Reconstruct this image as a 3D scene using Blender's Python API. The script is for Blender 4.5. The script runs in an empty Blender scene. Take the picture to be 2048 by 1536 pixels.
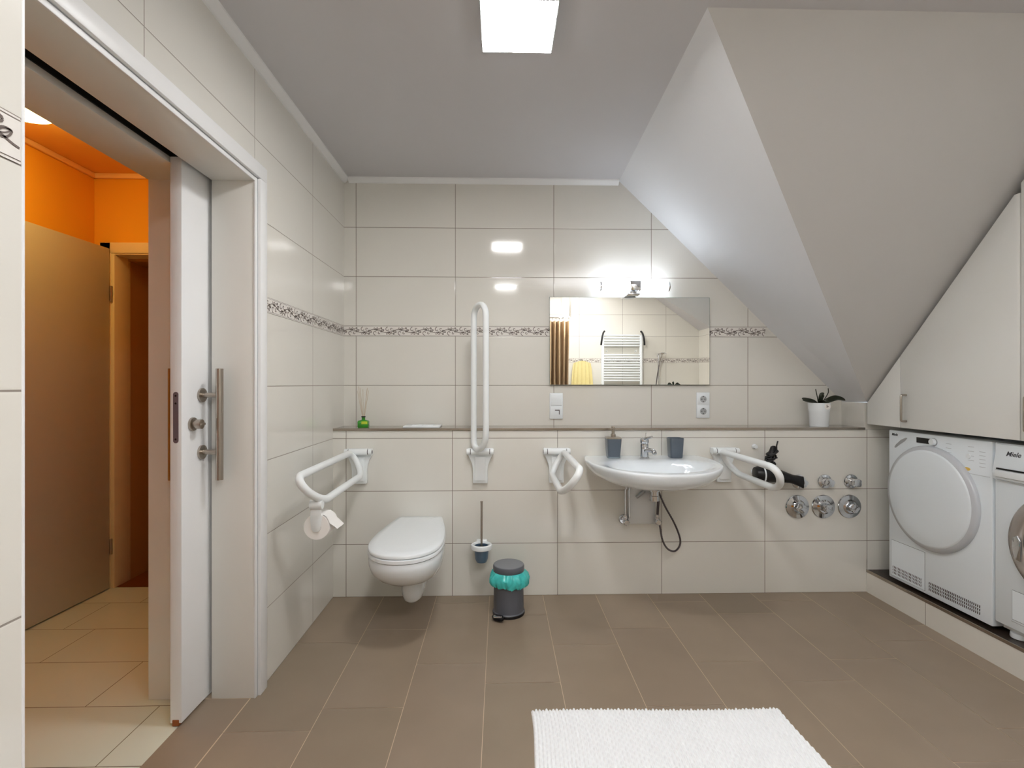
import bpy, bmesh, math, random
from mathutils import Vector, Matrix
random.seed(7)
PI = math.pi
sc = bpy.context.scene
COL = sc.collection

# ------------------------------------------------------------------ materials
def srgb(r, g, b):
    def c(v):
        v /= 255.0
        return v / 12.92 if v <= 0.04045 else ((v + 0.055) / 1.055) ** 2.4
    return (c(r), c(g), c(b), 1.0)

def base_mat(name, col, rough=0.5, metal=0.0, spec=0.5, coat=0.0, var=0.03, vscale=6.0, bump=0.0, bscale=60.0,
             trans=0.0, ior=1.45, alpha=1.0, coat_rough=0.03, sheen=0.0):
    m = bpy.data.materials.new(name)
    m.use_nodes = True
    nt = m.node_tree
    b = nt.nodes['Principled BSDF']
    b.inputs['Roughness'].default_value = rough
    b.inputs['Metallic'].default_value = metal
    b.inputs['Specular IOR Level'].default_value = spec
    b.inputs['Coat Weight'].default_value = coat
    b.inputs['Coat Roughness'].default_value = coat_rough
    b.inputs['Transmission Weight'].default_value = trans
    b.inputs['IOR'].default_value = ior
    b.inputs['Alpha'].default_value = alpha
    b.inputs['Sheen Weight'].default_value = sheen
    tc = nt.nodes.new('ShaderNodeTexCoord')
    nz = nt.nodes.new('ShaderNodeTexNoise')
    nz.inputs['Scale'].default_value = vscale
    nz.inputs['Detail'].default_value = 4
    nt.links.new(tc.outputs['Object'], nz.inputs['Vector'])
    mx = nt.nodes.new('ShaderNodeMix')
    mx.data_type = 'RGBA'
    lo = tuple(max(0, c * (1 - var)) for c in col[:3]) + (1,)
    hi = tuple(min(1, c * (1 + var)) for c in col[:3]) + (1,)
    mx.inputs[6].default_value = lo
    mx.inputs[7].default_value = hi
    nt.links.new(nz.outputs['Fac'], mx.inputs[0])
    nt.links.new(mx.outputs[2], b.inputs['Base Color'])
    if bump > 0:
        n2 = nt.nodes.new('ShaderNodeTexNoise')
        n2.inputs['Scale'].default_value = bscale
        n2.inputs['Detail'].default_value = 6
        nt.links.new(tc.outputs['Object'], n2.inputs['Vector'])
        bp = nt.nodes.new('ShaderNodeBump')
        bp.inputs['Strength'].default_value = bump
        bp.inputs['Distance'].default_value = 0.002
        nt.links.new(n2.outputs['Fac'], bp.inputs['Height'])
        nt.links.new(bp.outputs['Normal'], b.inputs['Normal'])
    return m

def emit_mat(name, col, strength):
    m = bpy.data.materials.new(name)
    m.use_nodes = True
    b = m.node_tree.nodes['Principled BSDF']
    b.inputs['Base Color'].default_value = (0.9, 0.9, 0.9, 1)
    b.inputs['Emission Color'].default_value = col
    b.inputs['Emission Strength'].default_value = strength
    return m

def tile_mat(name, col, grout, haxis, h0, hp, zlines, w=0.0024, rough=0.09, mottled=0.035):
    """glazed wall tiles: vertical joints every hp along axis, horizontal joints at given heights"""
    m = base_mat(name, col, rough=rough, spec=0.5, coat=0.35, coat_rough=0.03, var=mottled, vscale=2.6)
    nt = m.node_tree
    b = nt.nodes['Principled BSDF']
    L = nt.links
    tc = nt.nodes.new('ShaderNodeTexCoord')
    sp = nt.nodes.new('ShaderNodeSeparateXYZ')
    L.new(tc.outputs['Object'], sp.inputs[0])
    def M(op, a, bb=None):
        n = nt.nodes.new('ShaderNodeMath'); n.operation = op
        for i, v in enumerate((a, bb)):
            if v is None: continue
            if isinstance(v, (int, float)): n.inputs[i].default_value = v
            else: L.new(v, n.inputs[i])
        return n.outputs[0]
    h = sp.outputs[haxis]
    z = sp.outputs['Z']
    # periodic distance
    t = M('SUBTRACT', h, h0 - hp / 2)
    t = M('DIVIDE', t, hp)
    t = M('FRACT', t)
    t = M('SUBTRACT', t, 0.5)
    t = M('ABSOLUTE', t)
    d = M('MULTIPLY', t, hp)
    for zl in zlines:
        e = M('ABSOLUTE', M('SUBTRACT', z, zl))
        d = M('MINIMUM', d, e)
    mask = M('LESS_THAN', d, w / 2 + 0.0003)
    old = b.inputs['Base Color'].links[0].from_socket
    mx = nt.nodes.new('ShaderNodeMix'); mx.data_type = 'RGBA'
    L.new(mask, mx.inputs[0]); L.new(old, mx.inputs[6]); mx.inputs[7].default_value = grout
    L.new(mx.outputs[2], b.inputs['Base Color'])
    r = M('ADD', M('MULTIPLY', mask, 0.6), rough)
    L.new(r, b.inputs['Roughness'])
    cw = M('SUBTRACT', 0.35, M('MULTIPLY', mask, 0.35))
    L.new(cw, b.inputs['Coat Weight'])
    # rounded tile edges + very slight waviness
    hgt = M('MINIMUM', M('DIVIDE', d, 0.004), 1.0)
    bp = nt.nodes.new('ShaderNodeBump'); bp.inputs['Strength'].default_value = 0.35; bp.inputs['Distance'].default_value = 0.0012
    L.new(hgt, bp.inputs['Height'])
    L.new(bp.outputs['Normal'], b.inputs['Normal'])
    return m

TILE = srgb(227, 225, 218); GROUT = srgb(128, 117, 106)
ZL = [0.0, 0.300, 0.602, 0.903, 1.205, 1.506, 1.568, 1.869, 2.169]
m_tile_x = tile_mat('wall_tile_x', TILE, GROUT, 'X', -0.877, 0.604, ZL)
m_tile_y = tile_mat('wall_tile_y', TILE, srgb(150, 142, 134), 'Y', 1.365, 0.605, ZL)
m_tile_rear = tile_mat('wall_tile_rear', TILE, GROUT, 'X', 1.09, 0.60, ZL)
m_tile_plinth = tile_mat('plinth_tile', TILE, GROUT, 'Y', 2.478, 0.60, [])
m_border = base_mat('border_strip', srgb(234, 230, 225), rough=0.25, var=0.05, vscale=20)
m_orn = base_mat('border_ornament', srgb(104, 92, 86), rough=0.5, var=0.15, vscale=60)
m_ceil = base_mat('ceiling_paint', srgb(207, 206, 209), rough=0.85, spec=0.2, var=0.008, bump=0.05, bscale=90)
m_slope_shaded = base_mat('slope_paint_shaded', srgb(207, 206, 205), rough=0.85, spec=0.2, var=0.008, bump=0.05, bscale=90)  # darker tone puts the dormer slope's shade into its colour
m_slope_lit = base_mat('slope_paint_lit', srgb(232, 234, 238), rough=0.85, spec=0.2, var=0.008, bump=0.05, bscale=90)  # paler, bluish tone: lamp light on this slope painted into its colour
m_white = base_mat('white_paint', srgb(236, 237, 238), rough=0.35, var=0.01)
m_frame = base_mat('frame_paint', srgb(230, 229, 224), rough=0.4, var=0.015)
m_door = base_mat('door_laminate', srgb(240, 242, 244), rough=0.3, var=0.01)
m_plast = base_mat('white_plastic', srgb(237, 243, 247), rough=0.22, spec=0.5, coat=0.3, var=0.01)
m_plast_w = base_mat('rail_nylon', srgb(240, 245, 247), rough=0.28, spec=0.5, coat=0.2, var=0.01)
m_ceram = base_mat('ceramic', srgb(238, 245, 250), rough=0.08, spec=0.6, coat=0.6, var=0.005)
m_appl = base_mat('appliance_enamel', srgb(234, 242, 248), rough=0.25, coat=0.3, var=0.006)
m_appl_g = base_mat('appliance_grey', srgb(178, 182, 186), rough=0.3, metal=0.4, var=0.02)
m_ringlt = base_mat('dryer_ring', srgb(198, 202, 208), rough=0.25, coat=0.3, var=0.01)
m_lockp = base_mat('lock_plate_grey', srgb(120, 113, 122), rough=0.4, metal=0.3, var=0.03)
m_cab = base_mat('cabinet_front', srgb(233, 234, 231), rough=0.4, var=0.012)
m_chrome = base_mat('chrome', srgb(215, 217, 220), rough=0.07, metal=1.0, var=0.01)
m_steel = base_mat('brushed_steel', srgb(178, 170, 160), rough=0.28, metal=1.0, var=0.05, vscale=40)
m_dkmetal = base_mat('dark_metal', srgb(96, 90, 92), rough=0.35, metal=0.9, var=0.05)
m_black = base_mat('black_plastic', srgb(22, 22, 24), rough=0.35, var=0.1)
m_blackgap = base_mat('shadow_gap', srgb(20, 18, 16), rough=0.9, var=0.05)
m_anth = base_mat('anthracite', srgb(94, 97, 105), rough=0.38, var=0.03)
m_anthlid = base_mat('anthracite_lid', srgb(128, 131, 136), rough=0.45, var=0.03)
m_slate = base_mat('slate_ceramic', srgb(84, 94, 105), rough=0.3, coat=0.3, var=0.05)
m_cup = base_mat('brush_cup_blue', srgb(92, 114, 136), rough=0.3, coat=0.3, var=0.04)
m_smoke = base_mat('smoked_acrylic', srgb(150, 165, 175), rough=0.08, var=0.02, trans=0.35)
m_teal = base_mat('bin_bag_film', srgb(80, 214, 210), rough=0.2, var=0.36, vscale=42, bump=0.6, bscale=70, alpha=0.86)
m_mirror = base_mat('mirror_silver', (0.96, 0.955, 0.90, 1), rough=0.0, metal=1.0, var=0.0)
m_glassedge = base_mat('mirror_edge', srgb(140, 150, 146), rough=0.15, var=0.02)
m_ledge = base_mat('ledge_stone', srgb(150, 140, 130), rough=0.18, coat=0.3, var=0.08, vscale=9)
m_dkstone = base_mat('plinth_top_stone', srgb(46, 35, 28), rough=0.3, var=0.1, vscale=9)
m_profile = base_mat('edge_profile', srgb(170, 160, 148), rough=0.22, metal=0.9, var=0.03)
m_leaf = base_mat('orchid_leaf', srgb(34, 40, 26), rough=0.3, var=0.2)
m_green = base_mat('diffuser_liquid', srgb(54, 150, 40), rough=0.1, coat=0.5, var=0.1)
m_lime = base_mat('diffuser_label', srgb(190, 215, 60), rough=0.5, var=0.1)
m_reed = base_mat('reed', srgb(196, 176, 150), rough=0.7, var=0.1)
m_paper = base_mat('tissue_paper', srgb(245, 243, 240), rough=0.9, var=0.02, bump=0.2, bscale=120)
m_card = base_mat('cardboard_core', srgb(188, 160, 130), rough=0.9, var=0.05)
m_rug = base_mat('chenille', srgb(246, 249, 252), rough=0.95, spec=0.1, var=0.04, vscale=80, bump=0.5, bscale=220, sheen=0.3)
m_curt = base_mat('curtain_cloth', srgb(176, 152, 122), rough=0.85, var=0.12, vscale=3)
m_towel = base_mat('yellow_towel', srgb(230, 216, 158), rough=0.95, var=0.06, vscale=40, bump=0.6, bscale=160)
m_orange = base_mat('orange_paint', srgb(238, 172, 50), rough=0.8, spec=0.2, var=0.03)
m_hallceil = base_mat('hall_ceiling_paint', srgb(238, 182, 90), rough=0.8, var=0.02)
m_cornice = base_mat('hall_cornice', srgb(245, 205, 140), rough=0.6, var=0.02)
m_halldoor = base_mat('hall_door_paint', srgb(196, 190, 170), rough=0.45, var=0.02)
m_hallframe = base_mat('hall_frame_paint', srgb(235, 215, 170), rough=0.45, var=0.02)
m_closet = base_mat('closet_wall_paint', srgb(180, 130, 70), rough=0.8, var=0.05)
m_halltile = [base_mat('hall_floor_tile', srgb(*c), rough=0.12, coat=0.2, var=0.05, vscale=3) for c in ((216, 222, 208), (213, 219, 206), (220, 225, 212))]
m_hallgrout = base_mat('hall_grout', srgb(110, 96, 76), rough=0.9)
m_ftile = [base_mat('floor_tile', srgb(*c), rough=0.32, spec=0.45, var=0.10, vscale=5, bump=0.06, bscale=240) for c in ((149, 133, 115), (145, 130, 112), (153, 137, 119), (148, 132, 115))]
m_fgrout = base_mat('floor_grout', srgb(216, 196, 170), rough=0.9)
m_glass = base_mat('door_glass', srgb(90, 92, 96), rough=0.05, coat=0.6, var=0.02)
m_rose = base_mat('door_ring_metal', srgb(186, 180, 176), rough=0.22, metal=0.7, var=0.02)
m_wood = base_mat('raw_door_end', srgb(150, 84, 40), rough=0.8, var=0.1)
m_yellow = base_mat('sticker_yellow', srgb(228, 190, 90), rough=0.5)
m_text = base_mat('print_grey', srgb(70, 72, 78), rough=0.5)
m_textlt = base_mat('print_light', srgb(168, 172, 178), rough=0.5)
m_coverp = base_mat('trap_cover_plastic', srgb(228, 230, 232), rough=0.25, coat=0.3, var=0.01)
m_lampA = emit_mat('ceiling_lamp_light', (1.0, 0.985, 0.965, 1), 40.0)
m_lampM = emit_mat('mirror_lamp_light', (0.82, 0.90, 1.0, 1), 9.5)
m_lampH = emit_mat('hall_lamp_light', (1.0, 0.72, 0.24, 1), 12.0)

# ------------------------------------------------------------------ mesh builder
class MB:
    def __init__(s):
        s.bm = bmesh.new(); s.mi = 0
    def _setmi(s, faces):
        for f in faces: f.material_index = s.mi
    def box(s, x0, x1, y0, y1, z0, z1, bev=0.0, seg=2):
        t = bmesh.new()
        bmesh.ops.create_cube(t, size=1)
        for v in t.verts:
            v.co = Vector(((x0 + x1) / 2 + v.co.x * abs(x1 - x0), (y0 + y1) / 2 + v.co.y * abs(y1 - y0), (z0 + z1) / 2 + v.co.z * abs(z1 - z0)))
        if bev > 0:
            bmesh.ops.bevel(t, geom=t.edges[:] , offset=bev, segments=seg, profile=0.5, affect='EDGES')
        s.merge(t); return s
    def merge(s, t, mat=None):
        if mat: t.transform(mat)
        vs = [s.bm.verts.new(v.co) for v in t.verts]
        t.verts.index_update()
        for f in t.faces:
            try:
                nf = s.bm.faces.new([vs[v.index] for v in f.verts]); nf.material_index = s.mi
            except ValueError: pass
        t.free()
    def poly(s, pts):
        f = s.bm.faces.new([s.bm.verts.new(p) for p in pts]); f.material_index = s.mi; return s
    def prism(s, pts, d, bev=0.0):
        """polygon pts (3D, planar) extruded by vector d"""
        t = bmesh.new()
        a = [t.verts.new(p) for p in pts]
        f = t.faces.new(a)
        r = bmesh.ops.extrude_face_region(t, geom=[f])
        for v in r['geom']:
            if isinstance(v, bmesh.types.BMVert): v.co += Vector(d)
        bmesh.ops.recalc_face_normals(t, faces=t.faces)
        if bev > 0:
            bmesh.ops.bevel(t, geom=t.edges[:], offset=bev, segments=2, profile=0.5, affect='EDGES')
        s.merge(t); return s
    def tube(s, pts, r, n=12, closed=False, caps=True):
        pts = [Vector(p) for p in pts]
        m = len(pts)
        rr = r if isinstance(r, (list, tuple)) else [r] * m
        tang = []
        for i in range(m):
            if closed: t = pts[(i + 1) % m] - pts[i - 1]
            else: t = pts[min(i + 1, m - 1)] - pts[max(i - 1, 0)]
            tang.append(t.normalized())
        up = Vector((0, 0, 1)) if abs(tang[0].z) < 0.9 else Vector((1, 0, 0))
        nrm = (up - tang[0] * up.dot(tang[0])).normalized()
        rings = []
        for i in range(m):
            nrm = (nrm - tang[i] * nrm.dot(tang[i])).normalized()
            bi = tang[i].cross(nrm)
            rings.append([s.bm.verts.new(pts[i] + (nrm * math.cos(2 * PI * k / n) + bi * math.sin(2 * PI * k / n)) * rr[i]) for k in range(n)])
        rng = range(m) if closed else range(m - 1)
        for i in rng:
            A = rings[i]; B = rings[(i + 1) % m]
            off = 0
            if closed and i == m - 1:
                best = 1e9
                for o in range(n):
                    dd = (A[0].co - B[o].co).length
                    if dd < best: best = dd; off = o
            for k in range(n):
                f = s.bm.faces.new((A[k], A[(k + 1) % n], B[(k + 1 + off) % n], B[(k + off) % n])); f.material_index = s.mi
        if caps and not closed:
            for R in (rings[0], rings[-1]):
                f = s.bm.faces.new(R); f.material_index = s.mi
        return s
    def rings(s, rr, cap0=True, cap1=True):
        R = [[s.bm.verts.new(p) for p in ring] for ring in rr]
        n = len(R[0])
        for i in range(len(R) - 1):
            for k in range(n):
                f = s.bm.faces.new((R[i][k], R[i][(k + 1) % n], R[i + 1][(k + 1) % n], R[i + 1][k])); f.material_index = s.mi
        if cap0: s.bm.faces.new(R[0]).material_index = s.mi
        if cap1: s.bm.faces.new(R[-1]).material_index = s.mi
        return s
    def lathe(s, prof, c=(0, 0, 0), axis='Z', n=40, cap0=True, cap1=True):
        """prof = [(radius, height)]"""
        out = []
        for r, h in prof:
            ring = []
            for k in range(n):
                a = 2 * PI * k / n
                u, v = r * math.cos(a), r * math.sin(a)
                p = {'Z': (u, v, h), 'Y': (u, h, v), 'X': (h, u, v)}[axis]
                ring.append((c[0] + p[0], c[1] + p[1], c[2] + p[2]))
            out.append(ring)
        return s.rings(out, cap0, cap1)
    def build(s, name, mats, parent=None, smooth=35, loc=None):
        me = bpy.data.meshes.new(name)
        bmesh.ops.recalc_face_normals(s.bm, faces=s.bm.faces)
        if smooth:
            for f in s.bm.faces: f.smooth = True
        s.bm.to_mesh(me); s.bm.free()
        if smooth: me.set_sharp_from_angle(angle=math.radians(smooth))
        for m in (mats if isinstance(mats, (list, tuple)) else [mats]): me.materials.append(m)
        o = bpy.data.objects.new(name, me); COL.objects.link(o)
        if loc: o.location = loc
        if parent: o.parent = parent
        return o

def tag(o, label, cat, group=None, kind=None):
    o['label'] = label; o['category'] = cat
    if group: o['group'] = group
    if kind: o['kind'] = kind
    return o
def thing(name, label, cat, loc=(0, 0, 0), group=None, kind=None):
    o = bpy.data.objects.new(name, None); COL.objects.link(o)
    o.location = loc; o.empty_display_size = 0.05
    return tag(o, label, cat, group, kind)
def struct(o, label, cat): return tag(o, label, cat, None, 'structure')
def copy_tree(o, parent=None):
    c = o.copy(); COL.objects.link(c)
    if parent: c.parent = parent
    for ch in list(o.children): copy_tree(ch, c)
    return c
def fillet(pts, r, n=8, closed=False):
    """round the corners of a 3D polyline"""
    P = [Vector(p) for p in pts]; out = []; m = len(P)
    for i in range(m):
        if not closed and i in (0, m - 1): out.append(P[i]); continue
        a, b, c = P[i - 1], P[i], P[(i + 1) % m]
        u = (a - b); v = (c - b)
        k = min(r, u.length * 0.49, v.length * 0.49)
        s0 = b + u.normalized() * k; s1 = b + v.normalized() * k
        for j in range(n + 1):
            t = j / n
            h0 = s0 + (b - s0) * 0.56; h1 = s1 + (b - s1) * 0.56
            out.append(s0 * (1 - t) ** 3 + h0 * 3 * t * (1 - t) ** 2 + h1 * 3 * t * t * (1 - t) + s1 * t ** 3)
    return out

# ------------------------------------------------------------------ constants of the room
YP, YU = 2.885, 3.085          # knee wall face, upper back wall face
XL, XR = -0.950, 2.140
HC = 2.466
LEDGE = 0.960
YR = -0.75                      # wall behind the camera
XE = 2.75

# ------------------------------------------------------------------ floor
def floor_tiles(mb, x_edges, joint, rects, z=0.0, g=0.0022, nm=4, along='Y', pitch=0.602):
    for i in range(len(x_edges) - 1):
        xa, xb = x_edges[i], x_edges[i + 1]
        j0 = joint(i)
        k = -8
        while True:
            ya = j0 + k * pitch; yb = ya + pitch
            k += 1
            if k > 12: break
            for (rx0, rx1, ry0, ry1) in rects:
                if along == 'Y': ax0, ax1, ay0, ay1 = xa, xb, ya, yb
                else: ax0, ax1, ay0, ay1 = ya, yb, xa, xb
                a0 = max(ax0 + g / 2, rx0); a1 = min(ax1 - g / 2, rx1); b0 = max(ay0 + g / 2, ry0); b1 = min(ay1 - g / 2, ry1)
                if a1 - a0 > 0.004 and b1 - b0 > 0.004:
                    mb.mi = random.randrange(nm)
                    mb.poly([(a0, b0, z), (a1, b0, z), (a1, b1, z), (a0, b1, z)])
xe = [-1.267, -0.965, -0.663, -0.362, -0.06, 0.246, 0.55, 0.851, 1.151, 1.454, 1.752, 2.052, 2.354, 2.656, 2.958]
jt = [1.60, 1.775, 1.895, 2.187, 2.04, 2.334, 1.882, 2.176, 2.026, 2.18, 1.73, 2.476, 1.9, 2.1]
mb = MB()
floor_tiles(mb, xe, lambda i: jt[i], [(-0.962, XR + 0.01, YR, YP), (-1.14, -0.962, 0.99, 1.963), (XR + 0.01, XE, YR, 1.3)])
mb.mi = 4
mb.poly([(-1.14, YR - .02, -0.0012), (XE, YR - .02, -0.0012), (XE, YP + .02, -0.0012), (-1.14, YP + .02, -0.0012)])
struct(mb.build('floor', m_ftile + [m_fgrout], smooth=0), 'brown rectangular bathroom floor tiles with pale joints', 'floor')

# hall floor
mb = MB()
ye = [1.0 + 0.302 * k - 0.280 for k in range(-3, 10)]
def hj(i):
    row = i
    return [-1.283, -1.566, -2.004][i % 3]
# rows are along X; row joints measured from the photograph
ye = [0.42, 0.72, 1.02, 1.322, 1.624, 1.927, 2.236, 2.538, 2.84, 3.14]
hjt = [-1.3, -1.6, -1.3, -1.6, -1.283, -1.56, -2.004, -1.56, -2.0]
floor_tiles(mb, ye, lambda i: hjt[i], [(-2.42, -1.14, 0.45, 1.967), (-2.42, -1.352, 1.967, 3.06)], z=0.0, g=0.003, nm=3, along='X', pitch=0.60)
mb.mi = 3
mb.poly([(-2.42, 0.4, -0.0012), (-1.141, 0.4, -0.0012), (-1.141, 3.07, -0.0012), (-2.42, 3.07, -0.0012)])
struct(mb.build('floor_hall', m_halltile + [m_hallgrout], smooth=0), 'pale glossy hall floor tiles beyond the sliding door', 'floor')

# ------------------------------------------------------------------ decorative border
def arc(cx, cy, r, a0, a1, n=10): return [(cx + r * math.cos(a0 + (a1 - a0) * i / n), cy + r * math.sin(a0 + (a1 - a0) * i / n)) for i in range(n + 1)]
def spiral(cx, cy, r0, r1, a0, a1, n=14):
    return [(cx + (r0 + (r1 - r0) * i / n) * math.cos(a0 + (a1 - a0) * i / n), cy + (r0 + (r1 - r0) * i / n) * math.sin(a0 + (a1 - a0) * i / n)) for i in range(n + 1)]
def lens(x, y, a, L, w):
    out = []
    for i in range(9):
        t = i / 8; out.append((t * L, w * math.sin(PI * t) ** 0.8))
    for i in range(7, 0, -1):
        t = i / 8; out.append((t * L, -w * math.sin(PI * t) ** 0.8))
    out.append(out[0])
    c, s_ = math.cos(a), math.sin(a)
    return [(x + c * p[0] - s_ * p[1], y + s_ * p[0] + c * p[1]) for p in out]
def unit_paths():
    """one 0.30 m repeat of the scroll, band is 0.062 high, centre at 0; returns (points, width)"""
    o = []
    o.append(([(-0.002 + 0.30 * i / 40, 0.0105 * math.sin(2 * PI * i / 40 * 2)) for i in range(41)], 0.0020))
    for k, (x, sgn) in enumerate(((0.04, -1), (0.115, 1), (0.19, -1), (0.265, 1))):
        o.append((spiral(x, -sgn * 0.010 * -1, 0.015, 0.004, PI / 2 * sgn, PI / 2 * sgn + sgn * 4.6), 0.0022))
        o.append((spiral(x + 0.024, sgn * 0.013, 0.009, 0.002, -PI / 2 * sgn, -PI / 2 * sgn - sgn * 5.0), 0.0022))
        for a, L in ((0.5, 0.024), (1.2, 0.02), (2.3, 0.022)):
            o.append((lens(x + 0.006, -sgn * 0.004, a * -sgn, L, 0.0042), 0.0016))
        o.append((lens(x - 0.022, sgn * 0.008, sgn * 0.5 + PI, 0.026, 0.006), 0.0018))
        o.append((lens(x - 0.024, sgn * 0.0085, sgn * 0.5 + PI, 0.020, 0.0025), 0.0012))
        o.append((arc(x + 0.036, -sgn * 0.017, 0.004, 0, 2 * PI, 8), 0.0026))
    return o
UNIT = unit_paths()
def border(parent, org, dirv, nrm, length, phase=0.0, extra_clip=None):
    """scroll band along dirv starting at org (z = band centre); strip + ornament as one child mesh"""
    mb = MB(); D = Vector(dirv); N = Vector(nrm); O = Vector(org); Z = Vector((0, 0, 1))
    mb.mi = 0
    p = lambda x, y, e: O + D * x + Z * y + N * e
    mb.poly([p(0, -0.0305, 0.0012), p(length, -0.0305, 0.0012), p(length, 0.0305, 0.0012), p(0, 0.0305, 0.0012)])
    mb.mi = 1
    def ribbon(pts, w, e):
        n = len(pts)
        vs = []
        for i, (x, y) in enumerate(pts):
            a = pts[max(0, i - 1)]; b = pts[min(n - 1, i + 1)]
            dx, dy = b[0] - a[0], b[1] - a[1]; L = math.hypot(dx, dy) or 1
            vs.append((mb.bm.verts.new(p(x - dy / L * w / 2, y + dx / L * w / 2, e)), mb.bm.verts.new(p(x + dy / L * w / 2, y - dx / L * w / 2, e))))
        for i in range(n - 1):
            f = mb.bm.faces.new((vs[i][0], vs[i + 1][0], vs[i + 1][1], vs[i][1])); f.material_index = 1
    for yy in (-0.0265, 0.0270):
        ribbon([(0, yy), (length, yy)], 0.0011, 0.0016)
    k = -1
    while k * 0.3 - phase < length:
        for pts, w in UNIT:
            w = w * 1.55
            q = [(x + k * 0.3 - phase, y) for x, y in pts]
            q = [c for c in q if 0.002 <= c[0] <= length - 0.002]
            if len(q) > 1: ribbon(q, w, 0.0020)
        k += 1
    return mb.build('decorative_border', [m_border, m_orn], parent, smooth=0)

# ------------------------------------------------------------------ walls
# upper back wall, cut by the roof slope
mb = MB()
mb.prism([(XL - .4, YU, 0.0), (XE, YU, 0.0), (XE, YU, 1.10), (2.14, YU, 1.10), (0.735, YU, HC + .004), (XL - .4, YU, HC + .004)], (0, 0.12, 0))
wb = mb.build('wall_back', m_tile_x, smooth=0)
struct(wb, 'cream tiled back wall above the ledge with scroll border', 'wall')
border(wb, (XL, YU, 1.537), (1, 0, 0), (0, -1, 0), 2.60)
# knee wall in front of it
mb = MB(); mb.box(XL - .0, XE, YP, YU - 0.002, 0, 0.948)
struct(mb.build('wall_knee', m_tile_x, smooth=0), 'waist-high tiled pipe wall behind toilet and washbasin', 'wall')
mb = MB(); mb.box(XL, XR - 0.012, YP - 0.004, YU - 0.001, 0.9485, LEDGE, 0.002)
mb.mi = 1; mb.box(XL, XR - 0.012, YP - 0.007, YP - 0.001, 0.947, LEDGE + 0.001, 0.001)
struct(mb.build('trim_1', [m_ledge, m_profile], smooth=0), 'polished grey-brown stone ledge on top of the knee wall', 'ledge')
# little side wall under the slope at the right end of the ledge
mb = MB(); mb.box(XR - 0.012, XE, YP + 0.001, YU - 0.001, 0.949, 1.104)
struct(mb.build('wall_right', m_tile_y, smooth=0), 'small tiled side wall at the right end of the ledge', 'wall')
# left wall: inner leaf with door opening, outer leaf for the pocket
DH = 2.000; DY0, DY1 = 0.98, 1.965
mb = MB()
mb.box(-1.110, XL, DY1 + 0.02, YU, 0, HC)
mb.box(-1.110, XL, 0.60, DY0 - 0.02, 0, HC)
mb.box(-1.110, XL, DY0 - 0.02, DY1 + 0.02, DH + 0.02, HC)
wl = mb.build('wall_left', m_tile_y, smooth=0)
struct(wl, 'cream tiled left wall around the sliding door opening', 'wall')
border(wl, (XL, 2.036, 1.537), (0, 1, 0), (1, 0, 0), 1.046, 0.1)
mb = MB()
mb.box(-1.350, -1.175, DY1 + 0.02, YU, 0, HC)
mb.box(-1.350, -1.175, 0.30, DY0 - 0.02, 0, HC)
mb.box(-1.350, -1.175, DY0 - 0.02, DY1 + 0.02, DH + 0.02, HC)
struct(mb.build('wall_hall_right', m_orange, smooth=0), 'orange outer side of the pocket door wall', 'wall')
# protruding tiled wall close to the camera
mb = MB(); mb.box(-1.35, -0.640, YR, 0.688, 0, HC)
wn = mb.build('wall_near_left', m_tile_y, smooth=0)
struct(wn, 'tiled wall corner close at the left picture edge', 'wall')
border(wn, (-0.640, YR, 1.537), (0, 1, 0), (1, 0, 0), 0.688 - YR - 0.003, 0.02)
mb = MB(); mb.box(-0.645, -0.6385, 0.6875, 0.6915, 0, HC, 0.001)
struct(mb.build('trim_2', m_white, smooth=0), 'white corner profile on the near tiled wall edge', 'trim')
# wall behind the camera and east side
mb = MB(); mb.box(-0.66, XE + .1, YR - 0.1, YR, 0, HC)
wf = mb.build('wall_front', m_tile_rear, smooth=0)
struct(wf, 'tiled wall behind the camera seen in the mirror', 'wall')
border(wf, (-0.60, YR, 1.537), (1, 0, 0), (0, 1, 0), 3.34)
mb = MB(); mb.box(XE, XE + 0.1, YR, YU, 0, HC)
we = mb.build('wall_east', m_tile_y, smooth=0)
struct(we, 'tiled outer wall behind the machines and cabinets', 'wall')
border(we, (XE, YR, 1.537), (0, 1, 0), (-1, 0, 0), 2.0)

# ------------------------------------------------------------------ ceiling and roof slopes
mb = MB()
C = HC
mb.poly([(-0.96, YR, C), (0.69, YR, C), (0.69, 1.655, C), (0.735, 3.09, C), (-0.96, 3.09, C)])
mb.poly([(0.69, YR, C), (2.05, YR, C), (2.05, 1.655, C), (0.69, 1.655, C)])
mb.poly([(-0.96, YR, C + .1), (XE, YR, C + .1), (XE, 3.1, C + .1), (-0.96, 3.1, C + .1)])
struct(mb.build('ceiling', m_ceil, smooth=0), 'flat white painted ceiling with two square lamps', 'ceiling')
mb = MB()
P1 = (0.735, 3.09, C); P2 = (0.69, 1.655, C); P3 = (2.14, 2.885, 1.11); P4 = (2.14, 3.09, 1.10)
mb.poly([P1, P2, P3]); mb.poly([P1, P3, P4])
o = mb.build('ceiling_slope', m_slope_lit, smooth=0)
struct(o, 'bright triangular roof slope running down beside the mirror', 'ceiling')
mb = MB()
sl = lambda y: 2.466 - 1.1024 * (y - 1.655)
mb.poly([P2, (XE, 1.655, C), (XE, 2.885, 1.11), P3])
o = mb.build('ceiling_slope', m_slope_shaded, smooth=0)
struct(o, 'large shaded dormer slope above the white cabinets', 'ceiling')
mb = MB()
mb.poly([(2.05, YR, C), (XE, YR, 1.95), (XE, 1.655, 1.95), (2.05, 1.655, C)])
mb.poly([(2.05, 1.655, C), (XE, 1.655, 1.95), (XE, 1.655, C)])
o = mb.build('ceiling_slope', m_ceil, smooth=0)
struct(o, 'roof slope behind the camera, reflected at mirror right', 'ceiling')
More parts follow.
